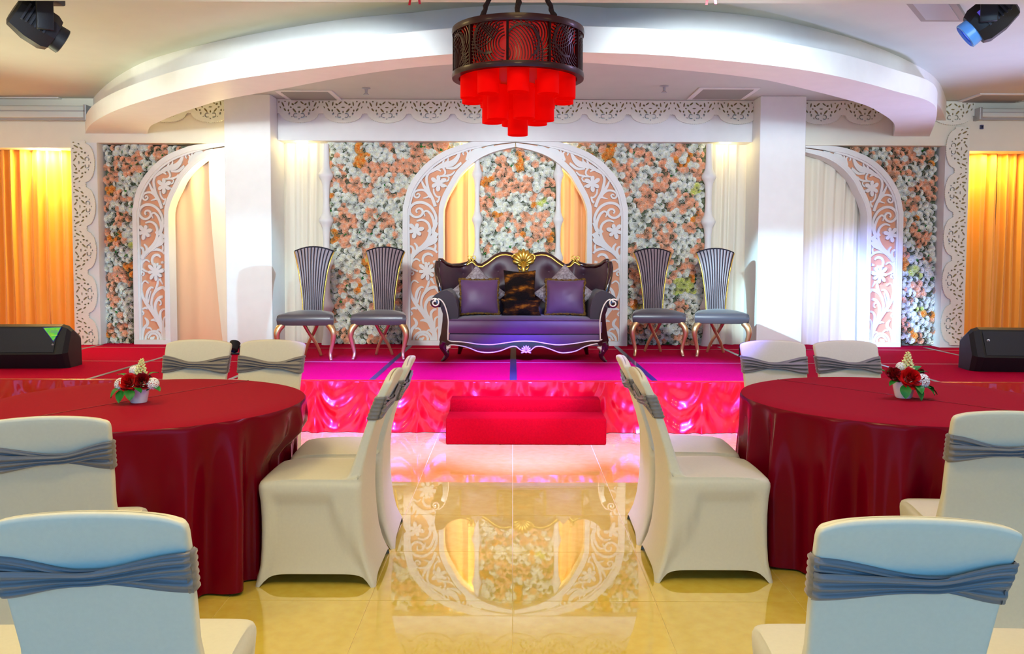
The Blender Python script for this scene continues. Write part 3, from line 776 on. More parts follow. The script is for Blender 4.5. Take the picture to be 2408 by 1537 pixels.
def side_r(x, y): return (2121-x)/SC+949 < interp(xo_tab, y-6)+6
cnt.append(rose_wall('narrow flower wall beside the right half arch, lit blue below', 1975, 2192, 350, 808, side_r, 15))
print('roses', cnt)
# ------------------------------------------------------------------ sofa
def pillow(wd, ht, th, m, name='pillow_body', n=22, pinch=0.10, parent=None):
    b_ = MB()
    for s in (1, -1):
        P = []
        for i in range(n+1):
            r = []
            for j in range(n+1):
                u = -1+2*i/n; v = -1+2*j/n
                e = (1-u*u)*(1-v*v)
                k = 1-pinch*(1-u*u)*(abs(v)**3); k2 = 1-pinch*(1-v*v)*(abs(u)**3)
                wr = 0.03*th*noise.noise(Vector((u*3, v*3, wd*9)))
                r.append((u*wd/2*k2, -s*(th/2*max(e, 0)**0.55) + s*wr*e, v*ht/2*k))
            P.append(r)
        b_.grid(P)
    me_o = b_.build(name, m, parent, smooth=180)
    return me_o
def pillow_edge(wd, ht, pinch=0.10, n=22):
    pts = []
    for u, v in [(-1+2*i/n, -1) for i in range(n)]+[(1, -1+2*i/n) for i in range(n)]+[(1-2*i/n, 1) for i in range(n)]+[(-1, 1-2*i/n) for i in range(n)]:
        pts.append((u*wd/2*(1-pinch*(1-v*v)*abs(u)**3), 0, v*ht/2*(1-pinch*(1-u*u)*abs(v)**3)))
    return pts
SX, SY = at(1232, 852, 8.36).x, 8.33
sofa = empty('sofa', (SX, SY, ST), label='plum velvet carved sofa with gilt crest and dark wood frame on the stage', cat='sofa')
def fx(cx): return (cx-1117)/1161.0
def fz(cy): return (1410-cy)/1161.0
def bx_(cx): return (cx-1090)/1095.0
def bz(cy): return (1324-cy)/1095.0
UPL = [(262,1165),(300,1180),(400,1184),(500,1196),(600,1211),(750,1216),(900,1197),(1010,1181),(1130,1175),(1250,1181),(1400,1206),(1520,1216),(1700,1197),(1850,1172),(1960,1168),(1995,1150)]
LOL = [(245,1290),(255,1240),(290,1222),(360,1224),(450,1240),(520,1262),(600,1294),(720,1306),(850,1286),(960,1242),(1025,1236),(1075,1272),(1140,1296),(1200,1272),(1245,1238),(1320,1236),(1410,1264),(1540,1306),(1690,1288),(1790,1240),(1880,1212),(1950,1203),(2000,1225),(2012,1290)]
def fpt(t): return [Vector((fx(a), fz(c))) for a, c in t]
U = resample(cr(fpt(UPL), 6), 90); L_ = resample(cr(fpt(LOL), 6), 90)
MB().slab([(p.x, p.y) for p in U], [(p.x, p.y) for p in L_], 0.0, 0.05).build('apron', M['wood'], sofa, smooth=40)
MB().tube([(p.x, -0.008, p.y) for p in U], 0.0065, 8).build('apron_upper_line', M['silver'], sofa, smooth=180)
MB().tube([(p.x, -0.006, p.y) for p in L_], 0.006, 8).build('apron_lower_line', M['silver'], sofa, smooth=180)
# shell
sh = MB()
for k in range(9):
    a = PI*(0.5+ (k-4)/4*0.62)
    c = Vector((fx(1140), 0, fz(1285)))
    sh.tube([c+Vector((math.cos(a)*r*0.052, -0.012-0.012*math.sin(r*PI), math.sin(a)*r*0.055)) for r in (0.1, 0.35, 0.6, 0.85, 1.0)], [0.003, 0.005, 0.0075, 0.009, 0.004], 6)
sh.tube([(fx(1100), -0.012, fz(1290)), (fx(1140), -0.018, fz(1300)), (fx(1180), -0.012, fz(1290))], [0.004, 0.009, 0.004], 6)
sh.build('shell_carving', M['silver'], sofa, smooth=180)
# seat base and cushion
zd0, zd1 = fz(1215), fz(1098)
MB().box(fx(270), fx(1992), 0.012, 0.62, zd0-0.01, zd1, c=0.012).build('seat_deck', M['velvet'], sofa, smooth=40)
def cushion(x0, x1, y0, y1, z0, z1, crown):
    b_ = MB(); n1, n2 = 40, 16
    def zz(x, y):
        u = (x-x0)/(x1-x0)*2-1; v = (y-y0)/(y1-y0)*2-1
        return z1 + crown*(1-u**4)*(1-v**4)
    rows = []
    prof = [(0.012, z0), (0.0, z0+0.012), (-0.006, (z0+z1)/2), (0.0, z1-0.022), (0.010, z1-0.006), (0.03, z1)]
    for k, (dy, z) in enumerate(prof):
        rows.append([(lerp(x0+max(dy, 0)*0.8, x1-max(dy, 0)*0.8, i/n1), y0+dy-0.012*math.sin(PI*i/n1), z + (crown*(1-abs(2*i/n1-1)**4)*0.12 if k > 3 else 0)) for i in range(n1+1)])
    for j in range(1, n2+1):
        y = lerp(y0+0.03, y1, j/n2)
        rows.append([(lerp(x0+0.024, x1-0.024, i/n1), y, zz(lerp(x0, x1, i/n1), y)) for i in range(n1+1)])
    rows.append([(lerp(x0, x1, i/n1), y1, z0) for i in range(n1+1)])
    b_.grid(rows)
    m = len(rows)
    b_.add([r[0] for r in rows], [tuple(range(m))]); b_.add([r[-1] for r in rows], [tuple(range(m))])
    return b_
ZC1 = fz(930)
cu_ = cushion(fx(272), fx(1990), -0.012, 0.58, zd1+0.006, ZC1, 0.020).build('seat_cushion', M['velvet'], sofa, smooth=50)
pe = MB().tube([(lerp(fx(278), fx(1984), i/30), -0.012-0.012*math.sin(PI*i/30), ZC1-0.004) for i in range(31)], 0.004, 6)
pe.build('piping', M['velvet'], cu_, smooth=180)
# arms
for s, nm in ((-1, 'left'), (1, 'right')):
    def q(cx, cy): return (s*(-fx(cx)) if s == 1 else fx(cx), fz(cy))
    post_ = [(240,1295),(185,1215),(165,1165),(185,1080),(200,960),(205,870),(180,800),(235,770),(262,850),(272,950),(262,1080),(262,1165),(300,1185),(262,1235)]
    MB().prism([q(*p) for p in post_], -0.012, 0.05).build('arm_post', M['wood'], sofa, smooth=40)
    roll = [(125,800),(82,775),(70,735),(84,690),(120,655),(180,618),(250,606),(310,640),(350,715),(370,810),(372,905),(372,985),(268,985),(258,850),(232,780),(180,800)]
    d_ = [Vector((p[0], p[1])) for p in [q(*p) for p in roll]]
    MB().prism([(p.x, p.y) for p in d_], 0.03, 0.60).build('arm_roll', M['armv'], sofa, smooth=45)
    sc_c = q(120, 745)
    MB().lathe([(0.030, -0.02), (0.048, -0.014), (0.05, 0.0), (0.05, 0.05)], 24, Matrix.Translation((sc_c[0], 0.0, sc_c[1])) @ Matrix.Rotation(-PI/2, 4, 'X')).build('scroll_boss', M['wood'], sofa, smooth=50)
    sp = []
    for k in range(34):
        a = 0.25+ 2*PI*1.35*(1-k/33.0); r = 0.012+0.032*(k/33.0)
        sp.append((sc_c[0]+s*-r*math.cos(a)*-1*(-1), -0.024, sc_c[1]+r*math.sin(a)))
    path = [q(150, 700), q(185, 715), q(220, 760), q(246, 830), q(262, 900), q(268, 960), q(264, 1060), q(262, 1165)]
    path = cr([Vector((p[0], -0.018, p[1])) for p in path], 5)
    MB().tube(path, 0.0068, 8).build('arm_line', M['silver'], sofa, smooth=180)
    MB().tube([(sc_c[0]-s*-1*0 + (0.014+0.030*k/30)*math.cos(0.9+2*PI*1.25*k/30)*(-s), -0.024, sc_c[1]+(0.014+0.030*k/30)*math.sin(0.9+2*PI*1.25*k/30)) for k in range(31)], [0.007]*31, 8).build('scroll_line', M['silver'], sofa, smooth=180)
    # cabriole front leg
    lg = [q(215, 1180), q(200, 1240), q(235, 1300), q(245, 1340), q(225, 1375), q(200, 1400), q(185, 1408)]
    lp = cr([Vector((p[0], 0.02, p[1])) for p in lg], 4)
    MB().tube(lp, [lerp(0.040, 0.013, min(1, i/(len(lp)-1)*1.15)) for i in range(len(lp))], 12).build('leg', M['wood'], sofa, smooth=180)
    kn = MB()
    for k in range(4):
        a0 = q(250+14*k, 1225+4*k); a1 = q(258+8*k, 1290-14*k)
        kn.tube([(a0[0], -0.012, a0[1]), ((a0[0]+a1[0])/2, -0.022, (a0[1]+a1[1])/2), (a1[0], -0.012, a1[1])], [0.004, 0.009, 0.003], 6)
    kn.build('knee_leaf', M['silver'], sofa, smooth=180)
    bl = [Vector((s*0.64, 0.60, 0.16)), Vector((s*0.65, 0.62, 0.08)), Vector((s*0.67, 0.66, 0.0))]
    MB().tube(bl, [0.035, 0.028, 0.018], 10).build('leg', M['wood'], sofa, smooth=180)
# back
BT = [(0,0.975),(50,0.985),(90,1.01),(140,1.037),(200,1.048),(260,1.044),(320,1.02),(400,0.964),(480,0.918),(540,0.928),(590,0.975),(640,0.945),(730,0.924),(830,0.922),(880,0.94),(930,0.98),(965,0.975)]
def ztop(x): return interp([(a/1095.0, z) for a, z in BT], abs(x)) - 0.012
def wingy(x): return 0.60 - 0.24*sstep(0.62, 0.90, abs(x))**1.0 * 1.0 + 0.02
TUFT = [(0.27, 0.86), (0.64, 0.83), (0.0, 0.72), (0.14, 0.60), (0.42, 0.70), (0.52, 0.58), (0.75, 0.66)]
def backpt(x, v):
    zt = ztop(x); z0 = 0.36
    z = lerp(z0, zt, v)
    ax = abs(x)
    puff = 0.045*math.sin(PI*min(max(v, 0.02), 1))**0.5
    d = 0
    for tx, tz in TUFT:
        rr = math.hypot(ax-tx, z-tz)
        d += 0.055*math.exp(-(rr/0.045)**1.3) + 0.020*math.exp(-(rr/0.13)**2)
    return (x*lerp(0.93, 1.0, v), wingy(x) + 0.03 - puff + d + 0.10*v, z)
P = []; nxx, nvv = 150, 46
for i in range(nxx+1):
    x = lerp(-0.865, 0.865, i/nxx); P.append([backpt(x, j/nvv) for j in range(nvv+1)])
P2 = []
for i in range(nxx+1):
    x = lerp(-0.865, 0.865, i/nxx); zt = ztop(x)
    P2.append([(x*0.93, wingy(x)+0.16, 0.30), (x, wingy(x)+0.22, zt)])
bk = MB().grid(P).grid(P2).build('backrest', M['velvetd'], sofa, smooth=180)
bt = MB()
for tx, tz in TUFT:
    for s in ((-1, 1) if tx > 0 else (1,)):
        v = (tz-0.36)/(ztop(tx)-0.36); p = backpt(s*tx, v)
        bt.lathe([(0.004, 0.0), (0.013, 0.003), (0.010, 0.010), (0.003, 0.013)], 10, Matrix.Translation(Vector(p)+Vector((0, 0.0, 0))) @ Matrix.Rotation(PI/2, 4, 'X'))
bt.build('tuft_button', M['velvetd'], bk, smooth=180)
rail = [Vector((lerp(-0.87, 0.87, i/160), 0, 0)) for i in range(161)]
for p in rail: p.z = ztop(p.x)+0.006; p.y = wingy(p.x)+0.165
MB().tube(rail, 0.030, 10).build('back_rail', M['wood'], sofa, smooth=180)
gl = [p+Vector((0, -0.028, -0.006)) for p in rail if abs(p.x) < 0.60]
MB().tube(gl, 0.013, 8).build('gilt_rail', M['gold'], sofa, smooth=180)
for s in (-1, 1):
    wp = [Vector((s*0.875, wingy(0.87)+0.10, 0.965)), Vector((s*0.885, wingy(0.87)+0.08, 0.90)), Vector((s*0.870, wingy(0.87)+0.05, 0.80)), Vector((s*0.845, wingy(0.87)+0.03, 0.70)), Vector((s*0.825, wingy(0.87)+0.03, 0.60))]
    MB().tube(cr(wp, 5), 0.027, 10).build('wing_post', M['wood'], sofa, smooth=180)
    MB().lathe([(0.024, 0), (0.026, 0.012), (0.022, 0.02)], 12, Matrix.Translation((s*0.835, wingy(0.87)+0.01, 0.645))).build('wing_cap', M['gold'], sofa, smooth=60)
    orn = MB()
    c = Vector((s*0.545, wingy(0.54)+0.135, ztop(0.54)+0.03))
    for e in (-1, 1):
        orn.tube([c+Vector((e*(0.022+0.020*math.cos(a)), -0.008, 0.012+0.020*math.sin(a))) for a in [lerp(-2.6*1, 2.8, k/14)*e+(PI if e < 0 else 0) for k in range(15)]], [lerp(0.009, 0.005, k/14) for k in range(15)], 6)
        orn.tube([c+Vector((e*0.006, -0.006, 0.01)), c+Vector((e*0.014, -0.012, -0.02)), c+Vector((e*0.045, -0.012, -0.045))], [0.008, 0.009, 0.004], 6)
    orn.build('scroll_ornament', M['gold'], sofa, smooth=180)
# gilt crest: a fan of acanthus lobes above a pendant of leaves
cr_ = MB(); cb = Vector((0.0, wingy(0)+0.115, 0.93))
for k in range(9):
    t = (k-4)/4; a = PI/2 + t*1.25; Lk = 0.165-0.03*abs(t)
    d = Vector((math.cos(a), 0, math.sin(a)))
    cr_.tube([cb+d*Lk*r+Vector((0.02*t*r, -0.03*math.sin(r*PI*0.9)-0.004*(k % 2), 0)) for r in (0.05, 0.3, 0.6, 0.85, 1.0)], [0.010, 0.016, 0.022, 0.024, 0.014], 7)
for s in (-1, 1):
    for k in range(4):
        z0 = 0.94-0.04*k
        cr_.tube([Vector((s*0.01, cb.y-0.02, z0-0.02)), Vector((s*(0.045-0.006*k), cb.y-0.035, z0-0.015)), Vector((s*(0.075-0.012*k), cb.y-0.02, z0+0.02))], [0.012, 0.014, 0.005], 6)
    cr_.tube([cb+Vector((s*(0.09+0.03*math.cos(a)), -0.02, 0.08+0.03*math.sin(a))) for a in [s*(-1.2)+(0 if s > 0 else PI)+k*0.42*s for k in range(12)]], [lerp(0.012, 0.006, k/11) for k in range(12)], 6)
cr_.tube([Vector((0, cb.y-0.03, 0.95)), Vector((0, cb.y-0.04, 0.88)), Vector((0, cb.y-0.03, 0.80)), Vector((0, cb.y-0.02, 0.76))], [0.02, 0.024, 0.018, 0.006], 8)
cr_.build('gilt_crest', M['gold'], sofa, smooth=180)

# cushions on the sofa
def put_pillow(label, px, pyc, Yd, wd, ht, th, m, rotz=0, lean=-0.22, roll=0.0, fringe=False, pinch=0.08):
    z = at(px, pyc, Yd).z; x = at(px, pyc, Yd).x
    if fringe or m is M['fur']:
        root = empty('cushion', (x, Yd, z), 0, label, 'cushion', 'cushions on the sofa')
        body = pillow(wd, ht, th, m, 'cushion_body', parent=root, pinch=pinch)
        if fringe:
            pe = pillow_edge(wd, ht, pinch); f_ = MB(); k = len(pe)
            ring = []
            for i, p in enumerate(pe):
                ring.append(Vector(p)*(1.0+0.012*math.sin(i*2.1)))
            f_.tube(ring, [0.013+0.004*math.sin(i*1.7)+0.003*math.sin(i*3.9) for i in range(k)], 7, closed=True)
            f_.build('fringe', M['fringe'], root, smooth=180)
    else:
        root = pillow(wd, ht, th, m, 'cushion', pinch=pinch); root.location = (x, Yd, z)
        tag(root, label, 'cushion', 'cushions on the sofa')
    root.rotation_euler = (Matrix.Rotation(rotz, 3, 'Z') @ Matrix.Rotation(lean, 3, 'X') @ Matrix.Rotation(roll, 3, 'Y')).to_euler()
    return root
put_pillow('plum square cushion with fringe leaning on the left side of the sofa', 1127, 697, 8.66, 0.40, 0.365, 0.15, M['velvet'], 0.08, fringe=True)
put_pillow('plum square cushion with fringe leaning on the right side of the sofa', 1329, 698, 8.66, 0.40, 0.365, 0.15, M['velvet'], -0.08, fringe=True)
put_pillow('silver brocade cushion standing on its corner behind the left plum cushion', 1122, 690, 8.80, 0.43, 0.43, 0.13, M['brocade'], 0.1, roll=PI/4, lean=-0.3)
put_pillow('silver brocade cushion standing on its corner behind the right plum cushion', 1327, 690, 8.80, 0.45, 0.45, 0.13, M['brocade'], -0.1, roll=PI/4, lean=-0.3)
put_pillow('tall brown striped fur cushion at the centre of the sofa', 1222, 682, 8.76, 0.33, 0.42, 0.15, M['fur'], 0.0, lean=-0.25)
put_pillow('low brown fur cushion in front of the tall fur cushion', 1226, 724, 8.60, 0.43, 0.19, 0.12, M['fur'], 0.0, lean=-0.35, pinch=0.2)

# ------------------------------------------------------------------ high-back stage chairs
def make_highback():
    r = empty('high_back_chair', (0, 0, 0))
    # seat: 0.53 wide, front at y=0, depth 0.44
    rows = []
    def ring(z, ins, dome=0):
        out = []
        w0, w1, y0, y1 = 0.268-ins, 0.205-ins, -0.225+ins, 0.215-ins
        n = 14
        for i in range(n): t = i/n; out.append((lerp(-w0, w0, t), y0-0.012*math.sin(PI*t), z))
        for i in range(n): t = i/n; out.append((lerp(w0, w1, t)+0.008*math.sin(PI*t), lerp(y0, y1, t), z))
        for i in range(n): t = i/n; out.append((lerp(w1, -w1, t), y1, z))
        for i in range(n): t = i/n; out.append((lerp(-w1, -w0, t)-0.008*math.sin(PI*t), lerp(y1, y0, t), z))
        return out
    R_ = [ring(0.342, 0.012), ring(0.352, 0.0), ring(0.40, -0.006), ring(0.435, 0.0), ring(0.448, 0.014), ring(0.458, 0.05), ring(0.470, 0.10), ring(0.478, 0.16), ring(0.481, 0.19)]
    b_ = MB(); n = len(R_[0]); vs = [p for q in R_ for p in q]
    b_.add(vs, [(k*n+i, k*n+(i+1) % n, (k+1)*n+(i+1) % n, (k+1)*n+i) for k in range(len(R_)-1) for i in range(n)] + [tuple(range(n-1, -1, -1)), tuple((len(R_)-1)*n+i for i in range(n))])
    b_.build('seat', M['seat'], r, smooth=60)
    # flared back with vertical flutes
    W = [(0.40, 0.094), (0.55, 0.100), (0.70, 0.116), (0.85, 0.138), (0.95, 0.160), (1.02, 0.180), (1.06, 0.196)]
    def yb(z): return 0.205 + 0.055*(z-0.4)/0.65 + 0.05*max(0, (z-0.85)/0.2)**2
    NF = 11; pale = MB(); dark = MB()
    zs = [0.40+0.66*k/22 for k in range(23)]
    def xz(u, z): 
        dome = 0.045*(1-u*u)*sstep(0.75, 1.06, z)
        return Vector((u*interp(W, z), yb(z)-0.030*(1-u*u), z+dome))
    for k in range(NF):
        u0, u1 = -1+2*k/NF, -1+2*(k+1)/NF
        for tgt, a, c, dp in ((pale, u0, u0+(u1-u0)*0.70, 0.010), (dark, u0+(u1-u0)*0.70, u1, -0.003)):
            P = []
            for z in zs:
                row = []
                for t in (0, 0.25, 0.5, 0.75, 1):
                    p = xz(lerp(a, c, t), z); p.y -= dp*math.sin(PI*t)**0.7 if dp > 0 else dp*math.sin(PI*t)
                    row.append(p)
                P.append(row)
            tgt.grid(P)
    pale.build('back_upholstery', M['stripeA'], r, smooth=60)
    dark.build('back_stripes', M['stripeB'], r, smooth=60)
    P = []
    for z in zs: P.append([xz(u, z)+Vector((0, 0.045+0.012*(1-u*u), 0)) for u in [-1+2*i/10 for i in range(11)]])
    rear = MB().grid(P)
    for e in (-1, 1): rear.grid([[xz(e, z), xz(e, z)+Vector((0, 0.045, 0))] for z in zs])
    top = [xz(u, 1.06) for u in [-1+2*i/10 for i in range(11)]]
    rear.grid([[p, p+Vector((0, 0.045+0.012*0.5, 0))] for p in top])
    rear.build('back_shell', M['seat'], r, smooth=60)
    for e in (-1, 1):
        MB().tube([xz(e, z)+Vector((e*0.004, 0.012, 0)) for z in zs], 0.0085, 8).build('gilt_edge', M['gold'], r, smooth=180)
    MB().tube([p+Vector((0, 0.02, 0.004)) for p in top], 0.010, 8).build('top_roll', M['stripeB'], r, smooth=180)
    for e in (-1, 1):
        lg = [Vector((e*0.225, -0.19, 0.352)), Vector((e*0.262, -0.215, 0.30)), Vector((e*0.272, -0.222, 0.24)), Vector((e*0.255, -0.21, 0.15)), Vector((e*0.238, -0.205, 0.07)), Vector((e*0.245, -0.225, 0.02)), Vector((e*0.252, -0.24, 0.006))]
        lp = cr(lg, 5); m_ = len(lp)
        MB().tube(lp, [interp([(0, 0.036), (0.25, 0.031), (0.5, 0.020), (0.8, 0.014), (0.9, 0.015), (1, 0.010)], i/(m_-1)) for i in range(m_)], 12).build('front_leg', M['goldleg'], r, smooth=180)
        rl = cr([Vector((e*0.075, 0.08+0.012*e, 0.352)), Vector((e*0.02, 0.12+0.012*e, 0.24)), Vector((-e*0.045, 0.17+0.012*e, 0.12)), Vector((-e*0.085, 0.215+0.012*e, 0.004))], 6)
        MB().tube(rl, [lerp(0.019, 0.014, i/(len(rl)-1)) for i in range(len(rl))], 10).build('crossed_rear_leg', M['goldleg'], r, smooth=180)
    return r
hb = make_highback()
HB = [(715, 850, 'high-back chair with striped flared back beside the left pillar, leftmost of four', 0.06),
      (889, 848, 'high-back chair with striped flared back in front of the flower wall, left of the sofa', 0.02),
      (1550, 840, 'high-back chair with striped flared back just right of the sofa', -0.02),
      (1701, 842, 'high-back chair with striped flared back beside the right pillar, rightmost of four', -0.09)]
for i, (px, py, lb, rz) in enumerate(HB):
    o = hb if i == 0 else copy_tree(hb)
    p = gz(px, py-2, ST)
    o.location = (p.x, p.y+0.225, ST); o.rotation_euler = (0, 0, rz)
    tag(o, lb, 'chair', 'high-back chairs on the stage')

# ------------------------------------------------------------------ banquet tables with floor-length cloths
def banquet_table(c, R_, label, push, seed, crease_ang):
    r = empty('banquet_table', (c[0], c[1], 0), 0, label, 'table', 'round banquet tables')
    H = 0.75; n = 420; rnd = random.Random(seed)
    ph = [rnd.uniform(0, 6.28) for _ in range(4)]
    rows = []
    def fold(th):
        return 0.62*math.sin(19*th+ph[0]+1.1*math.sin(2*th+ph[2])) + 0.35*math.sin(29*th+ph[1]+0.8*math.sin(3*th)) + 0.35*noise.noise(Vector((math.cos(th)*4, math.sin(th)*4, seed)))
    zs = [H-0.004, H-0.014, H-0.03]+[lerp(H-0.06, 0.012, k/17) for k in range(18)]
    for k, z in enumerate(zs):
        t = (H-z)/H; row = []
        for i in range(n):
            th = 2*PI*i/n
            amp = 0.060*min(1, t*2.0)**0.9
            f = fold(th + 0.02*t*math.sin(5*th))
            rr = R_ + 0.002 - 0.02*t + amp*f
            if k == 0: rr = R_-0.004
            if z < 0.64:
                for pa, pd in push:
                    a = (th-pa+PI) % (2*PI)-PI
                    if abs(a) < 1.0:
                        lim = pd/max(math.cos(a), 0.2) + 0.008*f
                        w_ = sstep(0.64, 0.48, z)
                        if rr > lim: rr = lerp(rr, lim, w_)
            zz = z if k < len(zs)-1 else 0.010+0.006*max(0, f)
            row.append((rr*math.cos(th), rr*math.sin(th), zz))
        rows.append(row)
    b_ = MB(); m_ = len(rows)
    vs = [p for q in rows for p in q]
    b_.add(vs, [(k*n+i, k*n+(i+1) % n, (k+1)*n+(i+1) % n, (k+1)*n+i) for k in range(m_-1) for i in range(n)])
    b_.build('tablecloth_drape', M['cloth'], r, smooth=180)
    tp = MB(); rr_ = [0.0, 0.2, 0.4, 0.6, R_-0.02, R_-0.004]
    vs = [(0, 0, H)]; fs = []
    for k, q in enumerate(rr_[1:]):
        for i in range(n//4):
            th = 2*PI*i/(n//4)
            vs.append((q*math.cos(th), q*math.sin(th), H + (0 if k < 4 else -0.004)))
    nn = n//4
    fs += [(0, 1+i, 1+(i+1) % nn) for i in range(nn)]
    for k in range(4): fs += [(1+k*nn+i, 1+k*nn+(i+1) % nn, 1+(k+1)*nn+(i+1) % nn, 1+(k+1)*nn+i) for i in range(nn)]
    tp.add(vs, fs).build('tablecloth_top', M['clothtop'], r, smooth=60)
    ca, sa = math.cos(crease_ang), math.sin(crease_ang)
    cz = MB(); L = R_*0.97
    cz.tube([(ca*t*L-sa*0.06, sa*t*L+ca*0.06, H+0.0005) for t in [-1+2*k/20 for k in range(21)]], 0.0028, 6, flat=0.6)
    cz.build('fold_crease', M['cloth'], r, smooth=180)
    MB().lathe([(0.30, 0.0), (0.30, 0.02), (0.04, 0.05), (0.035, 0.70), (0.25, 0.72), (R_-0.03, 0.725), (R_-0.03, 0.742)], 32).build('pedestal', M['black'], r, smooth=40)
    return r
T1, T2 = (-1.75, 4.10), (1.90, 4.27)
banquet_table(T1, 0.74, 'round table under a floor-length burgundy satin cloth, left of the aisle', ((0.0, 0.625), (PI/2, 0.575)), 3, math.radians(62))
banquet_table(T2, 0.74, 'round table under a floor-length burgundy satin cloth, right of the aisle', ((PI/2, 0.485),), 8, math.radians(-52))

# ------------------------------------------------------------------ spandex-covered banquet chairs
def rrect(w0, yf, yr, r, wf=None):
    """closed ring from front-left going right: front edge, right side (front to rear), rear edge, left side"""
    wf = wf or w0; pts = []; nF, nS, nC = 20, 26, 5
    r = min(r, (yf-yr)*0.49, w0*0.49)
    def arc(cx, cy, a0, a1):
        return [(cx+r*math.cos(lerp(a0, a1, k/nC)), cy+r*math.sin(lerp(a0, a1, k/nC))) for k in range(nC)]
    for k in range(nF): pts.append((lerp(-wf+r, wf-r, k/nF), yf))
    pts += arc(wf-r, yf-r, PI/2, 0)
    for k in range(nS): t = k/nS; pts.append((lerp(wf, w0, t), lerp(yf-r, yr+r, t)))
    pts += arc(w0-r, yr+r, 0, -PI/2)
    for k in range(nF): pts.append((lerp(w0-r, -w0+r, k/nF), yr))
    pts += arc(-w0+r, yr+r, -PI/2, -PI)
    for k in range(nS): t = k/nS; pts.append((lerp(-w0, -wf, t), lerp(yr+r, yf-r, t)))
    pts += arc(-wf+r, yf-r, PI, PI/2)
    return pts
BACKZ = [(0.46, -0.182, -0.238, 0.200), (0.52, -0.196, -0.243, 0.190), (0.60, -0.220, -0.262, 0.188), (0.70, -0.254, -0.294, 0.192), (0.78, -0.283, -0.322, 0.194), (0.84, -0.308, -0.346, 0.198), (0.885, -0.329, -0.366, 0.2005), (0.900, -0.336, -0.372, 0.200), (0.909, -0.342, -0.372, 0.197)]
def bk_at(z):
    return tuple(interp([(b[0], b[i]) for b in BACKZ], z) for i in (1, 2, 3))
def make_cover():
    R_ = []
    def hem(p, w0, yf, yr, base):
        u = max(-1, min(1, p[0]/w0)); v = (p[1]-yr)/(yf-yr)*2-1
        c = min(1, max(0, (abs(u)*abs(v)))) ** 5
        return base + 0.060*(1-c)*(1-0.0*c)
    for z, yf, yr, w0, rr in ((0.0, 0.228, -0.300, 0.226, 0.02), (0.012, 0.226, -0.298, 0.225, 0.02), (0.04, 0.218, -0.286, 0.219, 0.022), (0.09, 0.210, -0.268, 0.213, 0.024), (0.16, 0.206, -0.252, 0.209, 0.026), (0.24, 0.205, -0.243, 0.207, 0.028), (0.30, 0.206, -0.239, 0.207, 0.03), (0.345, 0.208, -0.237, 0.208, 0.03), (0.37, 0.210, -0.237, 0.209, 0.032), (0.40, 0.214, -0.237, 0.212, 0.034), (0.425, 0.217, -0.238, 0.214, 0.036), (0.440, 0.216, -0.2385, 0.2135, 0.036)):
        ring = []
        for p in rrect(w0, yf, yr, rr):
            zz = z
            if z < 0.17:
                u = max(-1, min(1, p[0]/w0)); v = max(-1, min(1, (p[1]-yr)/(yf-yr)*2-1))
                c = min(1, abs(u)*abs(v)*1.10)**8
                lift = (0.052 if abs(u) > 0.97 else 0.045)*(1-c)
                zz = z + lift*(1-z/0.17)
            x, y = p
            # taut panels: recessed trapezoid between the leg frames
            if abs(x) > w0*0.9:
                v0 = lerp(0.160, 0.205, sstep(0.36, 0.0, zz)); v1 = lerp(-0.115, -0.275, sstep(0.36, 0.0, zz))
                m_ = sstep(0.0, 0.022, v0-y)*sstep(0.0, 0.022, y-v1)*sstep(0.392, 0.362, zz)
                x -= math.copysign(0.020*m_, x)
            ring.append((x, y, zz))
        R_.append(ring)
    # over the seat
    for yf, zf, zr, w0, rr in ((0.210, 0.452, 0.448, 0.210, 0.036), (0.196, 0.459, 0.455, 0.2055, 0.036), (0.165, 0.4655, 0.462, 0.204, 0.036), (0.10, 0.470, 0.470, 0.2035, 0.034), (0.02, 0.471, 0.480, 0.203, 0.032), (-0.07, 0.468, 0.490, 0.2025, 0.03), (-0.13, 0.466, 0.50, 0.2015, 0.028), (-0.165, 0.474, 0.51, 0.199, 0.024), (-0.182, 0.495, 0.525, 0.195, 0.02)):
        yr = -0.2395-0.004*(zr-0.448)/0.06
        ring = []
        for p in rrect(w0, yf, yr, rr):
            v = (p[1]-yr)/(yf-yr)
            zz = lerp(zr, zf, sstep(0.0, 0.25, v)) if yf > -0.15 else lerp(zr, zf, v)
            ring.append((p[0], p[1], zz + 0.006*(1-(p[0]/w0)**2)*(1 if v > 0.9 else 0)))
        R_.append(ring)
    for z, yf, yr, w0 in [(b[0], b[1], b[2], b[3]) for b in BACKZ if b[0] > 0.53]:
        ring = [(p[0], p[1], z+0.015*(1-(p[0]/w0)**2)*sstep(0.76, 0.90, z) - 0.010*(abs(p[0])/w0)**8*sstep(0.86, 0.90, z)) for p in rrect(w0, yf, yr, 0.012)]
        R_.append(ring)
    last = R_[-1]; cy = -0.360
    for k in (0.6, 0.2):
        R_.append([(p[0]*(0.985 if k > 0.5 else 0.97), cy+(p[1]-cy)*k, p[2]+0.004*(1-k)) for p in last])
    b_ = MB(); n = len(R_[0])
    b_.add([p for q in R_ for p in q], [(k*n+i, k*n+(i+1) % n, (k+1)*n+(i+1) % n, (k+1)*n+i) for k in range(len(R_)-1) for i in range(n)] + [tuple((len(R_)-1)*n+i for i in range(n))])
    return b_.mesh('spandex_cover', M['cover'], smooth=180)
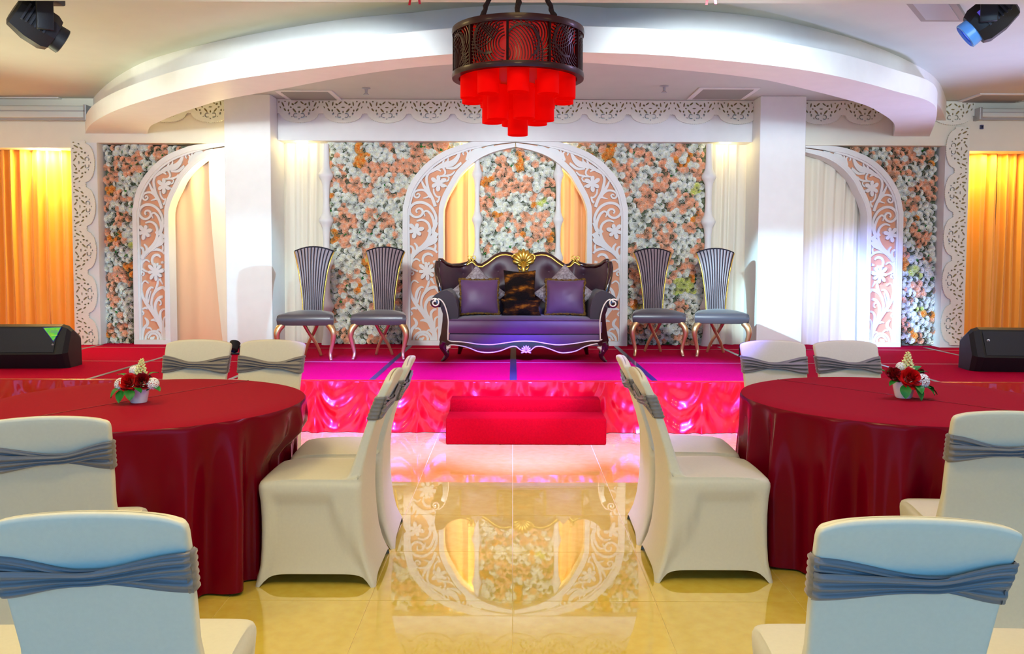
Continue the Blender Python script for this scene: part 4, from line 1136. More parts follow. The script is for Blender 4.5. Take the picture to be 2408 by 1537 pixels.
def make_sash(cross, both):
    """band round the back; two pleated folds cross over on the rear face"""
    zc = 0.782
    hh = 0.052
    b_ = MB(); rows = []
    def pt(path_u, z, off):
        yf, yr, w0 = bk_at(z)
        return yf+off, yr-off, w0+off
    # ends and front: plain pleated band
    def outline(z, off):
        yf, yr, w0 = bk_at(z)
        return [(-w0*0.97, yr-off), (-w0-off, yr+0.006), (-w0-off, yf-0.006), (-w0*0.97, yf+off)] + [(lerp(-w0, w0, k/12), yf+off) for k in range(1, 12)] + [(w0*0.97, yf+off), (w0+off, yf-0.006), (w0+off, yr+0.006), (w0*0.97, yr-off)]
    nz = 18; P = []
    for k in range(nz+1):
        z = lerp(zc-hh, zc+hh, k/nz); off = 0.006+0.003*abs(math.sin(k*PI/3.0)) - (0.004 if k in (0, nz) else 0)
        P.append([(x, y, z) for x, y in outline(z, off)])
    if both: 
        P = [[q for q in (r[:4])] for r in P], [[q for q in (r[-4:])] for r in P]
        b_.grid(P[0]); b_.grid(P[1])
    else: b_.grid(P)
    band = b_
    folds = []
    for side in ((-1, 1) if both else (-1,)):
        for fam in (0, 1):
            f_ = MB(); P = []
            nu, nv = 44, 16
            for i in range(nu+1):
                u = -1+2*i/nu
                row = []
                for j in range(nv+1):
                    v = j/nv
                    s = u if fam == 0 else -u
                    c = cross if fam == 0 else -cross
                    t = sstep(-1.0, 1.0, s)                    # from the wide end to the narrow end
                    k_ = sstep(-1, c+0.25, s)
                    d0 = 0.30*hh if fam == 0 else 0.45*hh
                    if fam == 0:
                        top = zc + (lerp(0.35*hh, 0.014, sstep(-1, c, s)) if s < c else lerp(0.014, hh, sstep(c, 1, s)))
                        bot = zc + (lerp(-hh, -0.020, sstep(-1, c, s)) if s < c else lerp(-0.020, -0.05*hh, sstep(c, 1, s)))
                    else:
                        top = zc + (lerp(0.45*hh, 0.016, sstep(-1, c, s)) if s < c else lerp(0.016, hh, sstep(c, 1, s)))
                        bot = zc + (lerp(-hh, -0.018, sstep(-1, c, s)) if s < c else lerp(-0.018, 0.0, sstep(c, 1, s)))
                    z = lerp(bot, top, v)
                    off = 0.008 + (0.010 if fam == 0 else 0.0) + 0.0065*math.sin(v*PI*6+1.5*u+fam)*max(0, math.sin(PI*v))**0.5 + 0.008*math.exp(-((u-cross)/0.35)**2)
                    if j in (0, nv): off -= (0.003 if (fam == 0 and s > c-0.2 and j == 0) or (fam == 0 and s < c+0.2 and j == nv) else 0.010)
                    yf, yr, w0 = bk_at(z)
                    e = max(0, abs(u)-0.95)/0.05
                    x = u*(w0+0.004)
                    y = (yr-off*(1-0.6*e)) if side < 0 else (yf+off*(1-0.6*e))
                    row.append((x, y, z))
                P.append(row)
            f_.grid(P); folds.append(f_)
    return band.mesh('sash', M['sash'], smooth=180), [f.mesh('sash_fold', M['sash'], smooth=180) for f in folds]
COVER = make_cover()
SASH = {(c, b): make_sash(c, b) for c, b in ((-0.12, False), (0.15, False), (0.0, True), (-0.2, True))}
def chair(x, y, rz, label, kind):
    r = empty('covered_chair', (x, y, 0), rz, label, 'chair', 'ivory covered banquet chairs')
    inst('spandex_cover', COVER, r, (0, 0, 0))
    bm_, fl = SASH[kind]
    sa = inst('sash', bm_, r, (0, 0, 0))
    for f in fl: inst('sash_fold', f, sa, (0, 0, 0))
    return r
D = math.radians
chair(-0.892, 2.09, D(4), 'ivory covered chair with grey sash nearest the camera at lower left, back turned to us', (-0.12, False))
chair(-1.36, 2.05, D(3), 'ivory covered chair cut off by the lower left corner of the frame', (-0.12, False))
chair(-1.593, 3.107, D(13), 'ivory covered chair at the left edge, back turned, drawn up to the left table', (0.15, False))
chair(-2.16, 3.22, D(-18), 'ivory covered chair mostly out of frame at the left table, beyond the left edge chair', (0.15, False))
chair(-0.895, 3.92, D(90), 'ivory covered chair side-on left of the aisle, nearer of two at the left table', (0.15, False))
chair(-0.885, 4.40, D(92), 'ivory covered chair side-on left of the aisle, farther of two at the left table', (0.15, False))
chair(-1.925, 4.925, D(180), 'ivory covered chair behind the left table, farther left of two', (0.0, True))
chair(-1.485, 4.935, D(178), 'ivory covered chair behind the left table, nearer the aisle of two', (-0.2, True))
chair(0.845, 2.07, D(-4), 'ivory covered chair with grey sash nearest the camera at lower right, back turned to us', (0.15, False))
chair(1.315, 2.05, D(-3), 'ivory covered chair cut off by the lower right corner of the frame', (0.15, False))
chair(1.769, 3.27, D(-9), 'ivory covered chair at the right edge, back turned, drawn up to the right table', (-0.12, False))
chair(0.935, 3.985, D(-90), 'ivory covered chair side-on right of the aisle, nearer of two at the right table', (-0.12, False))
chair(0.930, 4.475, D(-91), 'ivory covered chair side-on right of the aisle, farther of two at the right table', (-0.12, False))
chair(1.605, 5.00, D(178), 'ivory covered chair behind the right table, nearer the aisle of two', (0.0, True))
chair(2.085, 5.01, D(182), 'ivory covered chair behind the right table, farther right of two', (-0.2, True))
# ------------------------------------------------------------------ table flowers
def big_rose(R_, m, name='rose'):
    b_ = MB(); N_ = 30
    for q in range(6):
        f0, f1 = q/6.0, (q+1.35)/6.0
        P = []
        for i in range(N_+1):
            a = 2*PI*i/N_
            w_ = 1+0.12*math.cos(3*a+q*2.1)+0.05*math.cos(5*a+q)
            row = []
            for k in range(5):
                t = k/4
                r = R_*lerp(f0*0.55+0.03, min(f1, 1.05), t**1.3)*w_
                z = R_*(lerp(-0.45+0.12*(5-q)/5, lerp(0.95, 0.05, (q/5)**1.4), t**0.7)) - R_*0.12*q/5*t*t
                row.append((r*math.cos(a), r*math.sin(a), z))
            P.append(row)
        b_.grid(P)
    return b_.mesh(name, m, smooth=180, recalc=False)
BR = big_rose(0.034, M['roser']); BD = big_rose(0.031, M['rosed'])
def hydr_mesh(m, R_, n):
    b_ = MB(); rnd = random.Random(5)
    for i in range(n):
        z = 1-1.5*(i+0.5)/n; a = i*2.39996; r = math.sqrt(max(0, 1-z*z))
        d = Vector((r*math.cos(a), r*math.sin(a), z)); u = d.orthogonal().normalized(); v = d.cross(u)
        c = d*R_
        for k in range(4):
            t = PI/2*k+i
            e = (u*math.cos(t)+v*math.sin(t)); g = (u*math.cos(t+PI/2)+v*math.sin(t+PI/2))
            s = R_*0.36
            b_.add([c, c+e*s*0.7+g*s*0.45+d*s*0.12, c+e*s*1.1+d*s*0.05, c+e*s*0.7-g*s*0.45+d*s*0.12], [(0,1,2,3)])
    return b_.mesh('white_blossom', m, smooth=40)
HY = hydr_mesh(M['rosew'], 0.026, 34)
def spike_mesh():
    b_ = MB()
    for i in range(46):
        t = i/46; a = i*2.39996; r = 0.026*(1-t*0.85)
        c = Vector((r*math.cos(a), r*math.sin(a), 0.085*t))
        d = Vector((math.cos(a), math.sin(a), 0.6)).normalized(); u = d.orthogonal().normalized(); v = d.cross(u); s = 0.010*(1-0.5*t)
        b_.add([c-u*s, c-v*s, c+u*s, c+v*s, c+d*s*1.5], [(0,1,4),(1,2,4),(2,3,4),(3,0,4)])
    return b_.mesh('yellow_spike', M['rosey'], smooth=40)
SPK = spike_mesh()
def leaf_mesh(L, W):
    P = []
    for i in range(9):
        t = i/8; w_ = W*math.sin(PI*min(t*0.96+0.04, 1))**0.8
        P.append([(s*w_, L*t, 0.012*math.sin(t*PI)-0.010*t+0.004*abs(s)) for s in (-1, -0.5, 0, 0.5, 1)])
    return MB().grid(P).mesh('leaf', M['gleaf'], smooth=180)
LF = leaf_mesh(0.060, 0.022)
def flowerpot(loc, label, kind):
    r = empty('flower_pot', loc, 0, label, 'flower pot', 'table flower arrangements')
    if kind == 0: prof = [(0.0, 0), (0.036, 0), (0.038, 0.004), (0.050, 0.070), (0.052, 0.078), (0.047, 0.078), (0.044, 0.066), (0.0, 0.06)]
    else: prof = [(0.0, 0), (0.036, 0), (0.041, 0.008), (0.050, 0.050), (0.053, 0.080), (0.049, 0.080), (0.046, 0.066), (0.0, 0.06)]
    MB().lathe(prof, 32, cap=False).build('pot', M['pot'], r, smooth=50)
    if kind == 0:
        items = [(BR, (-0.022, -0.050, 0.100), (0.95, 0, 0), 1.35), (BD, (0.036, -0.044, 0.108), (0.95, 0, 0.4), 1.30), (HY, (-0.066, -0.030, 0.088), (0.6, 0, 0), 1.15), (HY, (0.080, -0.030, 0.092), (0.6, 0, 0), 1.05), (HY, (-0.018, 0.0, 0.150), (0.3, 0, 0), 0.85), (SPK, (0.012, -0.006, 0.128), (0.1, 0.15, 0), 0.95)]
        lv = [(-0.05, -0.045, 0.075, 2.3, -0.5, 1.2), (-0.035, -0.058, 0.068, 2.8, -0.8, 1.2), (-0.012, -0.062, 0.066, 3.5, -0.7, 1.0), (0.004, -0.058, 0.078, 4.2, -0.3, 0.9), (-0.04, -0.01, 0.11, 1.6, 0.5, 1.0), (0.05, -0.02, 0.12, 5.2, 0.5, 0.9), (0.075, -0.03, 0.075, 4.3, -0.2, 0.9)]
    else:
        items = [(BR, (0.004, -0.058, 0.105), (1.0, 0, 0), 1.6), (BD, (-0.064, -0.024, 0.118), (0.8, 0, 0.5), 1.35), (HY, (0.066, -0.050, 0.090), (0.9, 0, 0), 1.3), (HY, (-0.016, 0.0, 0.152), (0.3, 0, 0), 0.9), (SPK, (0.010, -0.005, 0.135), (0, 0.05, 0), 1.1), (BR, (0.096, -0.020, 0.090), (0.8, 0.4, 0), 0.65), (BD, (0.082, 0.0, 0.125), (0.6, 0.5, 0), 0.7)]
        lv = [(-0.045, -0.045, 0.085, 1.9, -0.2, 1.0), (-0.025, -0.062, 0.070, 2.9, -0.9, 1.2), (0.02, -0.064, 0.066, 3.7, -0.9, 1.3), (0.03, -0.066, 0.070, 3.3, -0.5, 1.0), (0.06, -0.055, 0.062, 4.1, -0.4, 1.2), (0.075, -0.045, 0.055, 4.5, -0.3, 1.2), (0.035, -0.02, 0.125, 5.2, 0.6, 1.1), (0.048, -0.02, 0.112, 4.7, 0.4, 1.1), (0.085, -0.03, 0.065, 4.9, -0.5, 1.1)]
    for me, lc, rt, s in items:
        inst({'rose': 'rose', 'white_blossom': 'white_blossom', 'yellow_spike': 'yellow_spike'}[me.name.split('.')[0]], me, r, lc, rt, s)
    for x, y, z, a, tilt, sc_ in lv:
        o = inst('leaf', LF, r, (x, y, z), (0, 0, 0), sc_)
        o.rotation_euler = (Matrix.Rotation(a, 3, 'Z') @ Matrix.Rotation(tilt, 3, 'X')).to_euler()
    st_ = MB()
    for me, lc, rt, s in items: st_.tube([(lc[0]*0.3, lc[1]*0.3, 0.05), (lc[0]*0.8, lc[1]*0.7, lc[2]*0.75), lc], 0.004, 6)
    if kind == 1: st_.tube([(-0.07, -0.01, 0.13), (-0.10, -0.01, 0.132), (-0.118, -0.01, 0.142)], [0.002, 0.004, 0.003], 6)
    st_.build('stems', M['gleaf'], r, smooth=180)
    return r
p1, p2 = gz(320, 947, 0.7515), gz(2131, 936, 0.7515)
flowerpot((p1.x, p1.y+0.03, 0.7505), 'white pot of red roses and white blooms on the left table', 0)
flowerpot((p2.x, p2.y+0.03, 0.7505), 'white pot with one large red rose and green leaves on the right table', 1)

# ------------------------------------------------------------------ stage monitors
def monitor(loc, rz, label, left):
    r = empty('monitor_speaker', loc, rz, label, 'loudspeaker', 'wedge monitor speakers')
    # profile in (y, z): front lower face leans out, grille face leans back
    prof = [(0.06, 0.0), (-0.02, 0.135), (0.10, 0.375), (0.16, 0.392), (0.40, 0.27), (0.42, 0.0)]
    W = 0.36
    segs = [(-W-0.0, 0.55), (-W*0.93, 0.86), (-W*0.80, 1.0), (W*0.80, 1.0), (W*0.93, 0.86), (W, 0.55)]
    cy, cz = 0.22, 0.17
    vs = []; n = len(prof)
    for x, s in segs:
        for y, z in prof:
            zz = max(0.0, cz+(z-cz)*lerp(1, s, 0.55)) if z > 0.01 else 0.0
            vs.append((x, cy+(y-cy)*lerp(1, s, 0.8), zz))
    fs = [(k*n+i, k*n+(i+1) % n, (k+1)*n+(i+1) % n, (k+1)*n+i) for k in range(len(segs)-1) for i in range(n)] + [tuple(range(n-1, -1, -1)), tuple((len(segs)-1)*n+i for i in range(n))]
    MB().add(vs, fs).build('cabinet', M['black'], r, smooth=20)
    a, b2 = Vector((-0.02, 0.135)), Vector((0.10, 0.375)); d = (b2-a).normalized(); nrm = Vector((-d.y, d.x))
    def fp(x, t, off): p = a.lerp(b2, t)+nrm*off; return (x, p.x, p.y)
    P = [[fp(lerp(-0.27, 0.27, i/12), lerp(0.07, 0.93, j/6), 0.006+0.004*math.sin(PI*j/6)) for j in range(7)] for i in range(13)]
    g = MB().grid(P)
    for i in range(12): pass
    g.build('grille', M['grille'], r, smooth=180)
    if left:
        tri = [(0.145, 0.93), (0.295, 0.95), (0.255, 0.46)]
        def T3(s, off):
            cx = sum(p[0] for p in tri)/3; ct = sum(p[1] for p in tri)/3
            return [fp(cx+(x-cx)*s, ct+(t-ct)*s, off) for x, t in tri]
        lb = MB(); A = T3(1.12, 0.011); Bq = T3(1.12, 0.004); lb.add(A+Bq, [(0,1,2),(5,4,3),(0,3,4,1),(1,4,5,2),(2,5,3,0)])
        bl = lb.build('badge_border', mat('blue_badge_edge', rgb(24, 30, 150), 0.3, 0.5), r)
        A = T3(1.0, 0.013); Bq = T3(1.0, 0.008)
        gb = MB().add(A+Bq, [(0,1,2),(5,4,3),(0,3,4,1),(1,4,5,2),(2,5,3,0)]).build('green_badge', mat('green_badge', rgb(70, 214, 90), 0.35, 0.5, noise_amt=0.3, nscale=30, col2=rgb(130, 220, 60)), r)
        mk = MB()
        for t0, t1, x0, x1 in ((0.655, 0.675, 0.228, 0.280),): mk.add([fp(x0, t0, 0.0145), fp(x1, t0, 0.0145), fp(x1, t1, 0.0145), fp(x0, t1, 0.0145)], [(0,1,2,3)])
        mk.build('badge_stripe', mat('badge_stripe', rgb(190, 240, 90), 0.4, 0.4), gb)
        mk = MB()
        for k in range(7):
            x0 = 0.205+0.011*k
            t0 = 0.74+0.02*(k % 2)
            mk.add([fp(x0, t0, 0.0145), fp(x0+0.005, t0, 0.0145), fp(x0+0.005, t0+0.1, 0.0145), fp(x0, t0+0.1, 0.0145)], [(0,1,2,3)])
        mk.build('badge_mark', mat('badge_mark', rgb(120, 160, 150), 0.4, 0.4), gb)
        c = fp(0.255, 0.34, 0.011); MB().lathe([(0.009, 0), (0.009, 0.004), (0.005, 0.006)], 14, Matrix.Translation(c) @ Matrix.Rotation(PI/2+0.4, 4, 'X')).build('emblem', M['metal'], r, smooth=50)
    else:
        c = fp(-0.235, 0.60, 0.010); MB().lathe([(0.014, 0), (0.014, 0.004), (0.009, 0.008), (0.006, 0.004)], 18, Matrix.Translation(c) @ Matrix.Rotation(PI/2+0.4, 4, 'X')).build('emblem', M['metal'], r, smooth=50)
    return r
pl = gz(30, 873, ST); pr = gz(2380, 876, ST)
monitor((-4.365, 7.66, ST), D(3), 'black wedge speaker with a green triangular badge at the left end of the stage', True)
monitor((4.50, 7.66, ST), D(-5), 'black wedge speaker with a round emblem at the right end of the stage', False)

# ------------------------------------------------------------------ moving-head stage lights
BLUELIT = mat('blue_lit_hood', rgb(90, 150, 220), 0.25, 0.6)  # blue light on the hood painted into its colour
LENS = mat('lit_lens', rgb(40, 60, 200), 0.1, 0.8, emit=(0.1, 0.2, 1.0, 1), es=1.2)
def moving_head(loc, tgt, label, hood):
    r = empty('moving_head_light', loc, 0, label, 'stage light', 'moving-head stage lights')
    MB().box(-0.13, 0.13, -0.10, 0.10, 0.155, 0.235, c=0.012).build('base', M['black'], r, smooth=30)
    hd = (Vector(tgt)-Vector(loc)).normalized()
    yaw = math.atan2(hd.y, hd.x)-PI/2
    Ry = Matrix.Rotation(yaw, 4, 'Z')
    for e in (-1, 1):
        MB().box(e*0.150-0.018, e*0.150+0.018, -0.05, 0.05, -0.05, 0.145, c=0.008, M=Ry).build('yoke_arm', M['black'], r, smooth=30)
    MB().box(-0.166, 0.166, -0.055, 0.055, 0.128, 0.158, c=0.008, M=Ry).build('yoke_bridge', M['black'], r, smooth=30)
    Rt = hd.to_track_quat('Z', 'X').to_matrix().to_4x4()
    hb_ = MB(); vs = []; prof = [(-0.17, 0.075), (-0.155, 0.10), (-0.05, 0.125), (0.06, 0.125), (0.10, 0.105)]
    n = 8
    for z, q in prof:
        for k in range(n):
            a = 2*PI*(k+0.5)/n; vs.append(Rt @ Vector((q*1.05*math.cos(a), q*0.95*math.sin(a), z)))
    fs = [(i*n+k, i*n+(k+1) % n, (i+1)*n+(k+1) % n, (i+1)*n+k) for i in range(len(prof)-1) for k in range(n)] + [tuple(range(n-1, -1, -1)), tuple((len(prof)-1)*n+k for k in range(n))]
    hd_ = hb_.add(vs, fs).build('head', M['black'], r, smooth=30)
    fins = MB()
    for k in range(6): fins.box(-0.06, 0.06, -0.124, -0.116, -0.12+0.028*k, -0.108+0.028*k, M=Rt)
    for k in range(6): fins.box(-0.06, 0.06, 0.114, 0.122, -0.12+0.028*k, -0.108+0.028*k, M=Rt)
    tag(fins.build('cooling_fins', M['grille'], hd_), kind='stuff')
    MB().lathe([(0.085, 0.095), (0.088, 0.16), (0.080, 0.165), (0.074, 0.15)], 24, Rt, cap=False).build('lens_hood', BLUELIT if hood else M['black'], r, smooth=40)
    MB().lathe([(0.001, 0.150), (0.05, 0.148), (0.076, 0.138)], 24, Rt, cap=False).build('lens', LENS, r, smooth=60)
    pn = MB().box(0.02, 0.06, -0.1275, -0.121, 0.0, 0.04, M=Rt).build('display', mat('head_display', rgb(20, 30, 60), 0.2, 0.6, emit=(0.15, 0.1, 0.9, 1), es=0.5), hd_)
    return r
h1 = at(92, 62, 5.75); h2 = at(2322, 46, 5.75)
moving_head((h1.x, h1.y, h1.z), (h1.x+0.85, h1.y+0.75, h1.z-0.62), 'black moving-head stage light under the ceiling at upper left', False)
moving_head((h2.x, h2.y, h2.z), (h2.x-0.85, h2.y+0.40, h2.z-0.72), 'black moving-head stage light with blue-lit lens hood at upper right', True)
h3 = at(2436, 40, 5.75)

# ------------------------------------------------------------------ red lantern
LY = 4.17; LX = at(1217.5, 300, LY).x
LZ0, LZ1, LR = 2.290, 2.510, 0.310
lan = empty('hanging_lantern', (LX, LY, 0), 0, 'large red drum lantern with carved wave panels and tiers of red shades', 'lantern')
MB().lathe([(LR-0.022, LZ0+0.012), (LR-0.022, LZ1-0.012)], 64, cap=False).build('lit_drum', M['lampglow'], lan, smooth=180)
for z0, z1, nm in ((LZ0-0.006, LZ0+0.020, 'lower_rim'), (LZ1-0.024, LZ1+0.006, 'upper_rim')):
    MB().lathe([(LR-0.028, z0), (LR+0.003, z0), (LR+0.005, (z0+z1)/2), (LR+0.003, z1), (LR-0.028, z1), (LR-0.028, z0)], 72, cap=False).build(nm, M['lampwood'], lan, smooth=35)
MB().lathe([(0.001, LZ0+0.03), (LR-0.03, LZ0+0.03)], 48, cap=False).build('bottom_diffuser', M['lampglow'], lan)
NP = 10; dth = 2*PI/NP
def panel_mesh(var):
    b_ = MB()
    def cyl(t, z, r): return (r*math.cos(t), r*math.sin(t), z)
    r0, r1 = LR-0.012, LR-0.002
    za, zb_ = LZ0+0.018, LZ1-0.022; hgt = zb_-za; wdt = LR*dth
    def arc_ribbon(cx, cz, rad, a0, a1, w_):
        n = max(6, int(abs(a1-a0)*rad/0.012)); run = []
        for k in range(n+1):
            a = lerp(a0, a1, k/n); run.append((cx+rad*math.cos(a), cz+rad*math.sin(a), a))
        cur = []
        def flush():
            if len(cur) > 1:
                vs = []
                for x, z, a in cur:
                    for s, rr in ((-1, r0), (-1, r1), (1, r1), (1, r0)):
                        xx = x+s*w_*math.cos(a); zz = z+s*w_*math.sin(a)
                        vs.append(cyl(-(xx/LR), zz, rr))
                fs = []
                for k in range(len(cur)-1):
                    for j in range(3): fs.append((k*4+j, k*4+j+1, (k+1)*4+j+1, (k+1)*4+j))
                b_.add(vs, fs)
        for p in run:
            if -wdt/2+0.004 < p[0] < wdt/2-0.004 and za < p[1] < zb_: cur.append(p)
            else: flush(); cur.clear()
        flush()
    zc = (za+zb_)/2
    if var == 0:
        for k in range(9): arc_ribbon(-0.01, zc+0.035, 0.022+0.0145*k, PI*0.15, PI*1.45, 0.0016)
        for k in range(12): arc_ribbon(0.13, zc-0.055, 0.045+0.0135*k, PI*0.55, PI*1.25, 0.0016)
        for k in range(7): arc_ribbon(-0.10, zc-0.15, 0.03+0.015*k, 0.05*PI, 0.8*PI, 0.0018)
        arc_ribbon(0.03, zc-0.005, 0.075, PI*0.2, PI*1.3, 0.0045)
    else:
        for k in range(11): arc_ribbon(-0.09, zc-0.01, 0.035+0.0135*k, -PI*0.45, PI*0.45, 0.0016)
        for k in range(8): arc_ribbon(0.06, zc+0.10, 0.02+0.0145*k, PI*0.7, PI*1.7, 0.0016)
        for k in range(9): arc_ribbon(0.10, zc-0.14, 0.02+0.015*k, PI*0.35, PI*1.0, 0.0018)
        arc_ribbon(0.0, zc+0.02, 0.07, -PI*0.6, PI*0.5, 0.0045)
    for s in (-1, 1):
        vs = []; 
        for z in (za-0.004, zb_+0.004):
            for x, rr in ((s*wdt/2-0.005, r0-0.004), (s*wdt/2-0.005, LR+0.002), (s*wdt/2+0.005, LR+0.002), (s*wdt/2+0.005, r0-0.004)):
                vs.append(cyl(-x/LR, z, rr))
        b_.add(vs, [(0,1,5,4),(1,2,6,5),(2,3,7,6),(3,0,4,7)])
    return b_.mesh('carved_panel', M['lampwood'])
pms = [panel_mesh(0), panel_mesh(1)]
for k in range(NP):
    inst('carved_panel', pms[k % 2], lan, (0, 0, 0), (0, 0, -PI/2+dth*(k+0.25)))
def shade_mesh(r, z0, z1):
    return MB().lathe([(0.001, z1), (r, z1), (r, z0), (r*0.94, z0), (r*0.94, z1-0.02), (0.001, z1-0.02)], 28, cap=False).mesh('shade', M['lampred'], smooth=35)
SR = 0.050
tA, tB, tC = shade_mesh(SR, 2.185, 2.34), shade_mesh(SR, 2.085, 2.24), shade_mesh(SR*0.96, 2.022, 2.14)
for k in range(10):
    a = 2*PI*k/10-PI/2; inst('shade', tA, lan, (0.232*math.cos(a), 0.232*math.sin(a), 0))
for k in range(6):
    a = 2*PI*k/6-PI/2+0.22; inst('shade', tB, lan, (0.128*math.cos(a), 0.128*math.sin(a), 0))
inst('shade', tC, lan, (0, 0, 0))
for k in range(4):
    a = k*PI/2
    p0 = Vector((0.205*math.cos(a), 0.205*math.sin(a), LZ1-0.01)); p1_ = Vector((0.03*math.cos(a), 0.03*math.sin(a), ZM-0.015))
    pts = [p0.lerp(p1_, t/30)+Vector((noise.noise(Vector((t*0.6, a, 0)))*0.010, noise.noise(Vector((t*0.6, a, 5)))*0.010, 0)) for t in range(31)]
    MB().tube(pts, [0.012+0.005*noise.noise(Vector((t*0.9, a, 9))) for t in range(31)], 8).build('chain_sleeve', M['rope'], lan, smooth=180)
MB().box(-0.215, 0.215, -0.012, 0.012, LZ1-0.022, LZ1-0.004).box(-0.012, 0.012, -0.215, 0.215, LZ1-0.022, LZ1-0.004).build('cross_bar', M['lampwood'], lan)
MB().lathe([(0.07, ZM-0.03), (0.075, ZM-0.012), (0.075, ZM)], 24).build('canopy', M['lampwood'], lan, smooth=50)

# ------------------------------------------------------------------ ceiling fittings
def vent(quad, z, label):
    P = [gz(x, y, z) for x, y in quad]
    x0, x1 = min(p.x for p in P), max(p.x for p in P); y0, y1 = min(p.y for p in P), max(p.y for p in P)
    r = empty('ceiling_vent', ((x0+x1)/2, (y0+y1)/2, z), 0, label, 'vent', 'ceiling air vents')
    hx, hy = (x1-x0)/2, (y1-y0)/2; fw = 0.045
    f_ = MB()
    f_.box(-hx, hx, -hy, -hy+fw, -0.012, 0).box(-hx, hx, hy-fw, hy, -0.012, 0).box(-hx, -hx+fw, -hy+fw, hy-fw, -0.012, 0).box(hx-fw, hx, -hy+fw, hy-fw, -0.012, 0)
    f_.build('frame', M['white'], r)
    MB().box(-hx+fw, hx-fw, -hy+fw, hy-fw, -0.003, -0.001).build('duct_opening', M['ventd'], r)
    ns = int((2*hy-2*fw)/0.05)
    sm = MB().box(-hx+fw, hx-fw, -0.016, 0.016, -0.002, 0.001, M=Matrix.Rotation(0.45, 4, 'X')).mesh('slat', M['ventg'])
    for k in range(ns): inst('slat', sm, r, (0, -hy+fw+(k+0.5)*(2*hy-2*fw)/ns, -0.008))
    return r
def ventc(cx, y, w_, d_, z, label): 
    r = None
    x0, x1 = cx-w_/2, cx+w_/2
    return vent_box(x0, x1, y-d_/2, y+d_/2, z, label)
def vent_box(x0, x1, y0, y1, z, label):
    class _: pass
    r = empty('ceiling_vent', ((x0+x1)/2, (y0+y1)/2, z), 0, label, 'vent', 'ceiling air vents')
    hx, hy = (x1-x0)/2, (y1-y0)/2; fw = 0.05
    f_ = MB().box(-hx, hx, -hy, -hy+fw, -0.012, 0).box(-hx, hx, hy-fw, hy, -0.012, 0).box(-hx, -hx+fw, -hy+fw, hy-fw, -0.012, 0).box(hx-fw, hx, -hy+fw, hy-fw, -0.012, 0)
    f_.build('frame', M['white'], r)
    MB().box(-hx+fw, hx-fw, -hy+fw, hy-fw, -0.003, -0.001).build('duct_opening', M['ventd'], r)
    ns = max(6, int((2*hy-2*fw)/0.055))
    sm = MB().box(-hx+fw, hx-fw, -0.030, 0.030, -0.002, 0.001, M=Matrix.Rotation(-0.25, 4, 'X')).mesh('slat', M['ventg'])
    for k in range(ns): inst('slat', sm, r, (0, -hy+fw+(k+0.5)*(2*hy-2*fw)/ns, -0.008))
    return r
def vpx(xa, xb, yt, yb_, label):
    a = gz((xa+xb)/2, yt, ZC); c = gz((xa+xb)/2, yb_, ZC)
    ym = (a.y+c.y)/2; x0 = at(xa, (yt+yb_)/2, ym).x; x1 = at(xb, (yt+yb_)/2, ym).x
    return vent_box(x0, x1, a.y, c.y, ZC-0.001, label)
vpx(28, 170, 228, 250, 'grey slatted air vent in the ceiling above the left orange curtain')
vpx(665, 795, 211, 238, 'grey slatted air vent in the ceiling right of the left pillar top')
vpx(1630, 1768, 205, 232, 'grey slatted air vent in the ceiling left of the right pillar top')
vpx(2265, 2412, 219, 246, 'grey slatted air vent in the ceiling above the right orange curtain')
# hatch panel at upper right, partly behind the hall ceiling edge
ha = gz(2216, 41, ZC)
hx0, hx1 = at(2166, 41, ha.y).x, at(2276, 41, ha.y).x
hatch = empty('ceiling_panel', ((hx0+hx1)/2, ha.y-0.3, ZC), 0, 'grey flat panel in the ceiling beside the upper right stage light', 'ceiling panel')
def skew(x0, x1, y0, y1, z0, z1):
    k = 0.70
    return MB().add([(x+k*(y-0.3), y, z) for z in (z0, z1) for y in (y0, y1) for x in (x0, x1)], [(0,2,3,1),(4,5,7,6),(0,1,5,4),(2,6,7,3),(0,4,6,2),(1,3,7,5)])
skew(-(hx1-hx0)/2, (hx1-hx0)/2, -0.3, 0.3, -0.03, 0).build('panel_frame', M['ventg'], hatch)
skew(-(hx1-hx0)/2+0.05, (hx1-hx0)/2-0.05, -0.25, 0.24, -0.036, -0.028).build('panel_face', M['metal'], hatch)
for px, py, lb in ((861, 211, 'small ceiling sprinkler left of the red lantern'), (1562, 206, 'small ceiling sprinkler right of the red lantern')):
    p = gz(px, py-4, ZC)
    r = empty('sprinkler', (p.x, p.y, ZC), 0, lb, 'sprinkler', 'ceiling sprinklers')
    MB().lathe([(0.045, 0), (0.045, -0.006), (0.016, -0.014), (0.014, -0.05), (0.0, -0.052)], 16).build('body', M['metal'], r, smooth=40)
    MB().lathe([(0.030, -0.068), (0.030, -0.064)], 12).tube([(0.012, 0, -0.05), (0.016, 0, -0.058), (0.004, 0, -0.066)], 0.003, 6).tube([(-0.012, 0, -0.05), (-0.016, 0, -0.058), (-0.004, 0, -0.066)], 0.003, 6).build('deflector', M['metal'], r, smooth=40)
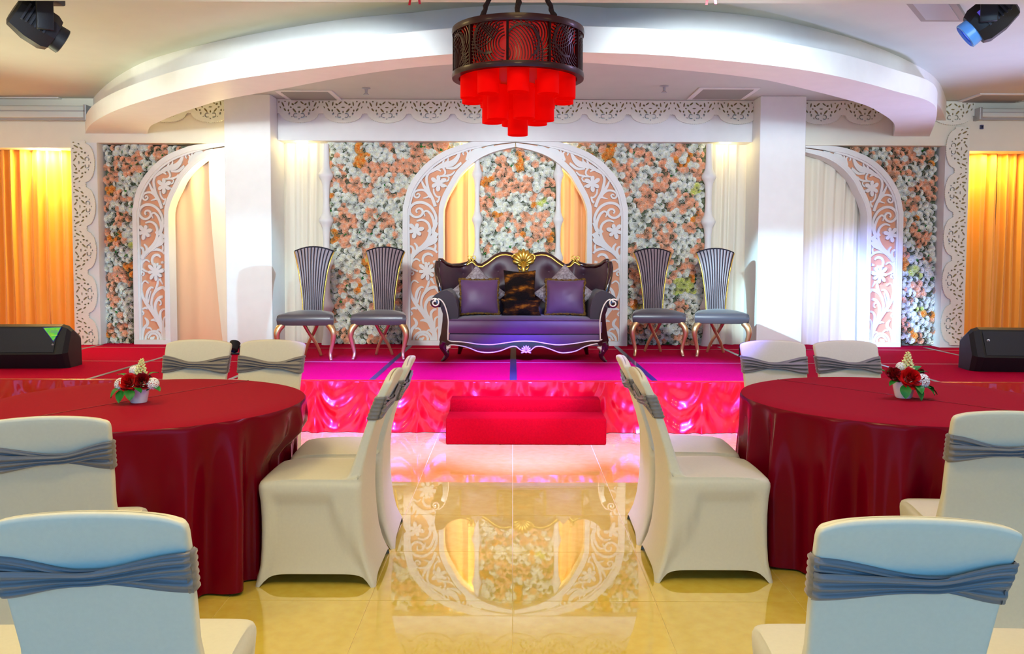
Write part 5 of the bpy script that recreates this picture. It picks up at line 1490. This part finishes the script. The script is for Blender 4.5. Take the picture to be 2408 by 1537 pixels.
# projection screen cases
def screen_case(x0, x1, pyt, pyb, label, ends):
    zt, zb2 = PZz(pyt, 9.7, 1206), PZz(pyb, 9.7, 1206)
    r = empty('projection_screen_case', ((x0+x1)/2, 9.72, zb2), 0, label, 'screen case', 'projection screen cases')
    h = zt-zb2; w_ = (x1-x0)/2
    MB().box(-w_, w_, -0.06, 0.072, 0.012, h, c=0.02).build('housing', M['screen'], r, smooth=40)
    MB().box(-w_+0.01, w_-0.01, -0.02, 0.0, -0.012, 0.012).build('bottom_bar', M['metal'], r)
    MB().box(-w_, w_, -0.066, -0.058, h*0.55, h*0.62).build('trim_line', M['metal'], r)
    for e in ends:
        MB().box(e*w_-0.016, e*w_+0.016, -0.066, 0.078, -0.015, h+0.012, c=0.006).build('end_cap', M['metal'], r)
    return r
screen_case(-6.2, at(203, 260, 9.7).x, 253, 284, 'long white projection screen case above the left curtain opening', (1, -1))
screen_case(at(2303, 260, 9.7).x, 6.2, 252, 275, 'white projection screen case above the right curtain opening', (1, -1))
ws = at(2307, 299, YF)
wb = empty('wall_switch', (ws.x, YF, ws.z), 0, 'small dark switch box on the wall under the right screen case', 'switch')
MB().box(-0.017, 0.017, -0.025, 0.0, -0.024, 0.024, c=0.003).build('box', mat('navy_box', rgb(70, 72, 110), 0.4, 0.4), wb)
MB().box(-0.008, 0.008, -0.030, -0.024, -0.010, 0.010, c=0.001).build('button', M['black'], wb)
# red ribbons hanging from the hall ceiling edge
for px, yb_, lb, spread in ((975, 13, 'red ribbon tails hanging from the ceiling left of the lantern', 12), (1672, 12, 'red ribbon tails hanging from the ceiling right of the lantern', 11)):
    Yr = 4.6
    c = at(px, yb_, Yr)
    r = empty('red_ribbon', (c.x, Yr, ZM), 0, lb, 'ribbon', 'red ribbons on the ceiling')
    L = ZM-c.z
    for e in (-1, 1):
        P = [[(e*(spread/2030*Yr)*t**1.1 + s*0.006, 0.004*math.sin(t*6+e), -L*t*(1 if e < 0 else 0.96)) for s in (-1, 0, 1)] for t in [k/8 for k in range(9)]]
        MB().grid(P).build('tail', M['ribbon'], r, smooth=180)
    MB().lathe([(0.004, -0.004), (0.016, -0.012), (0.012, -0.022), (0.003, -0.028)], 12).build('knot', M['ribbon'], r, smooth=180)
# small floor fixtures at the pillars
def par(px, py, label):
    p = gz(px, py, ST)
    r = empty('par_light', (p.x, p.y, ST), 0, label, 'stage light', 'small floor lights at the pillars')
    MB().box(-0.06, 0.06, -0.04, 0.04, 0, 0.012, c=0.003).build('base', M['black'], r)
    Rt = Matrix.Translation((0, 0.0, 0.075)) @ Matrix.Rotation(-0.7, 4, 'X')
    MB().lathe([(0.02, -0.06), (0.045, -0.045), (0.055, 0.05), (0.048, 0.052), (0.042, 0.03)], 20, Rt, cap=False).build('can', M['black'], r, smooth=40)
    MB().lathe([(0.001, 0.034), (0.044, 0.032)], 20, Rt, cap=False).build('lens', LENS, r, smooth=40)
    for e in (-1, 1): MB().box(e*0.058-0.003, e*0.058+0.003, -0.012, 0.012, 0.006, 0.085).build('bracket', M['black'], r)
    return r
par(1752, 838, 'small black floor light behind the rightmost high-back chair')
par(551, 832, 'small dark floor light at the foot of the left pillar')
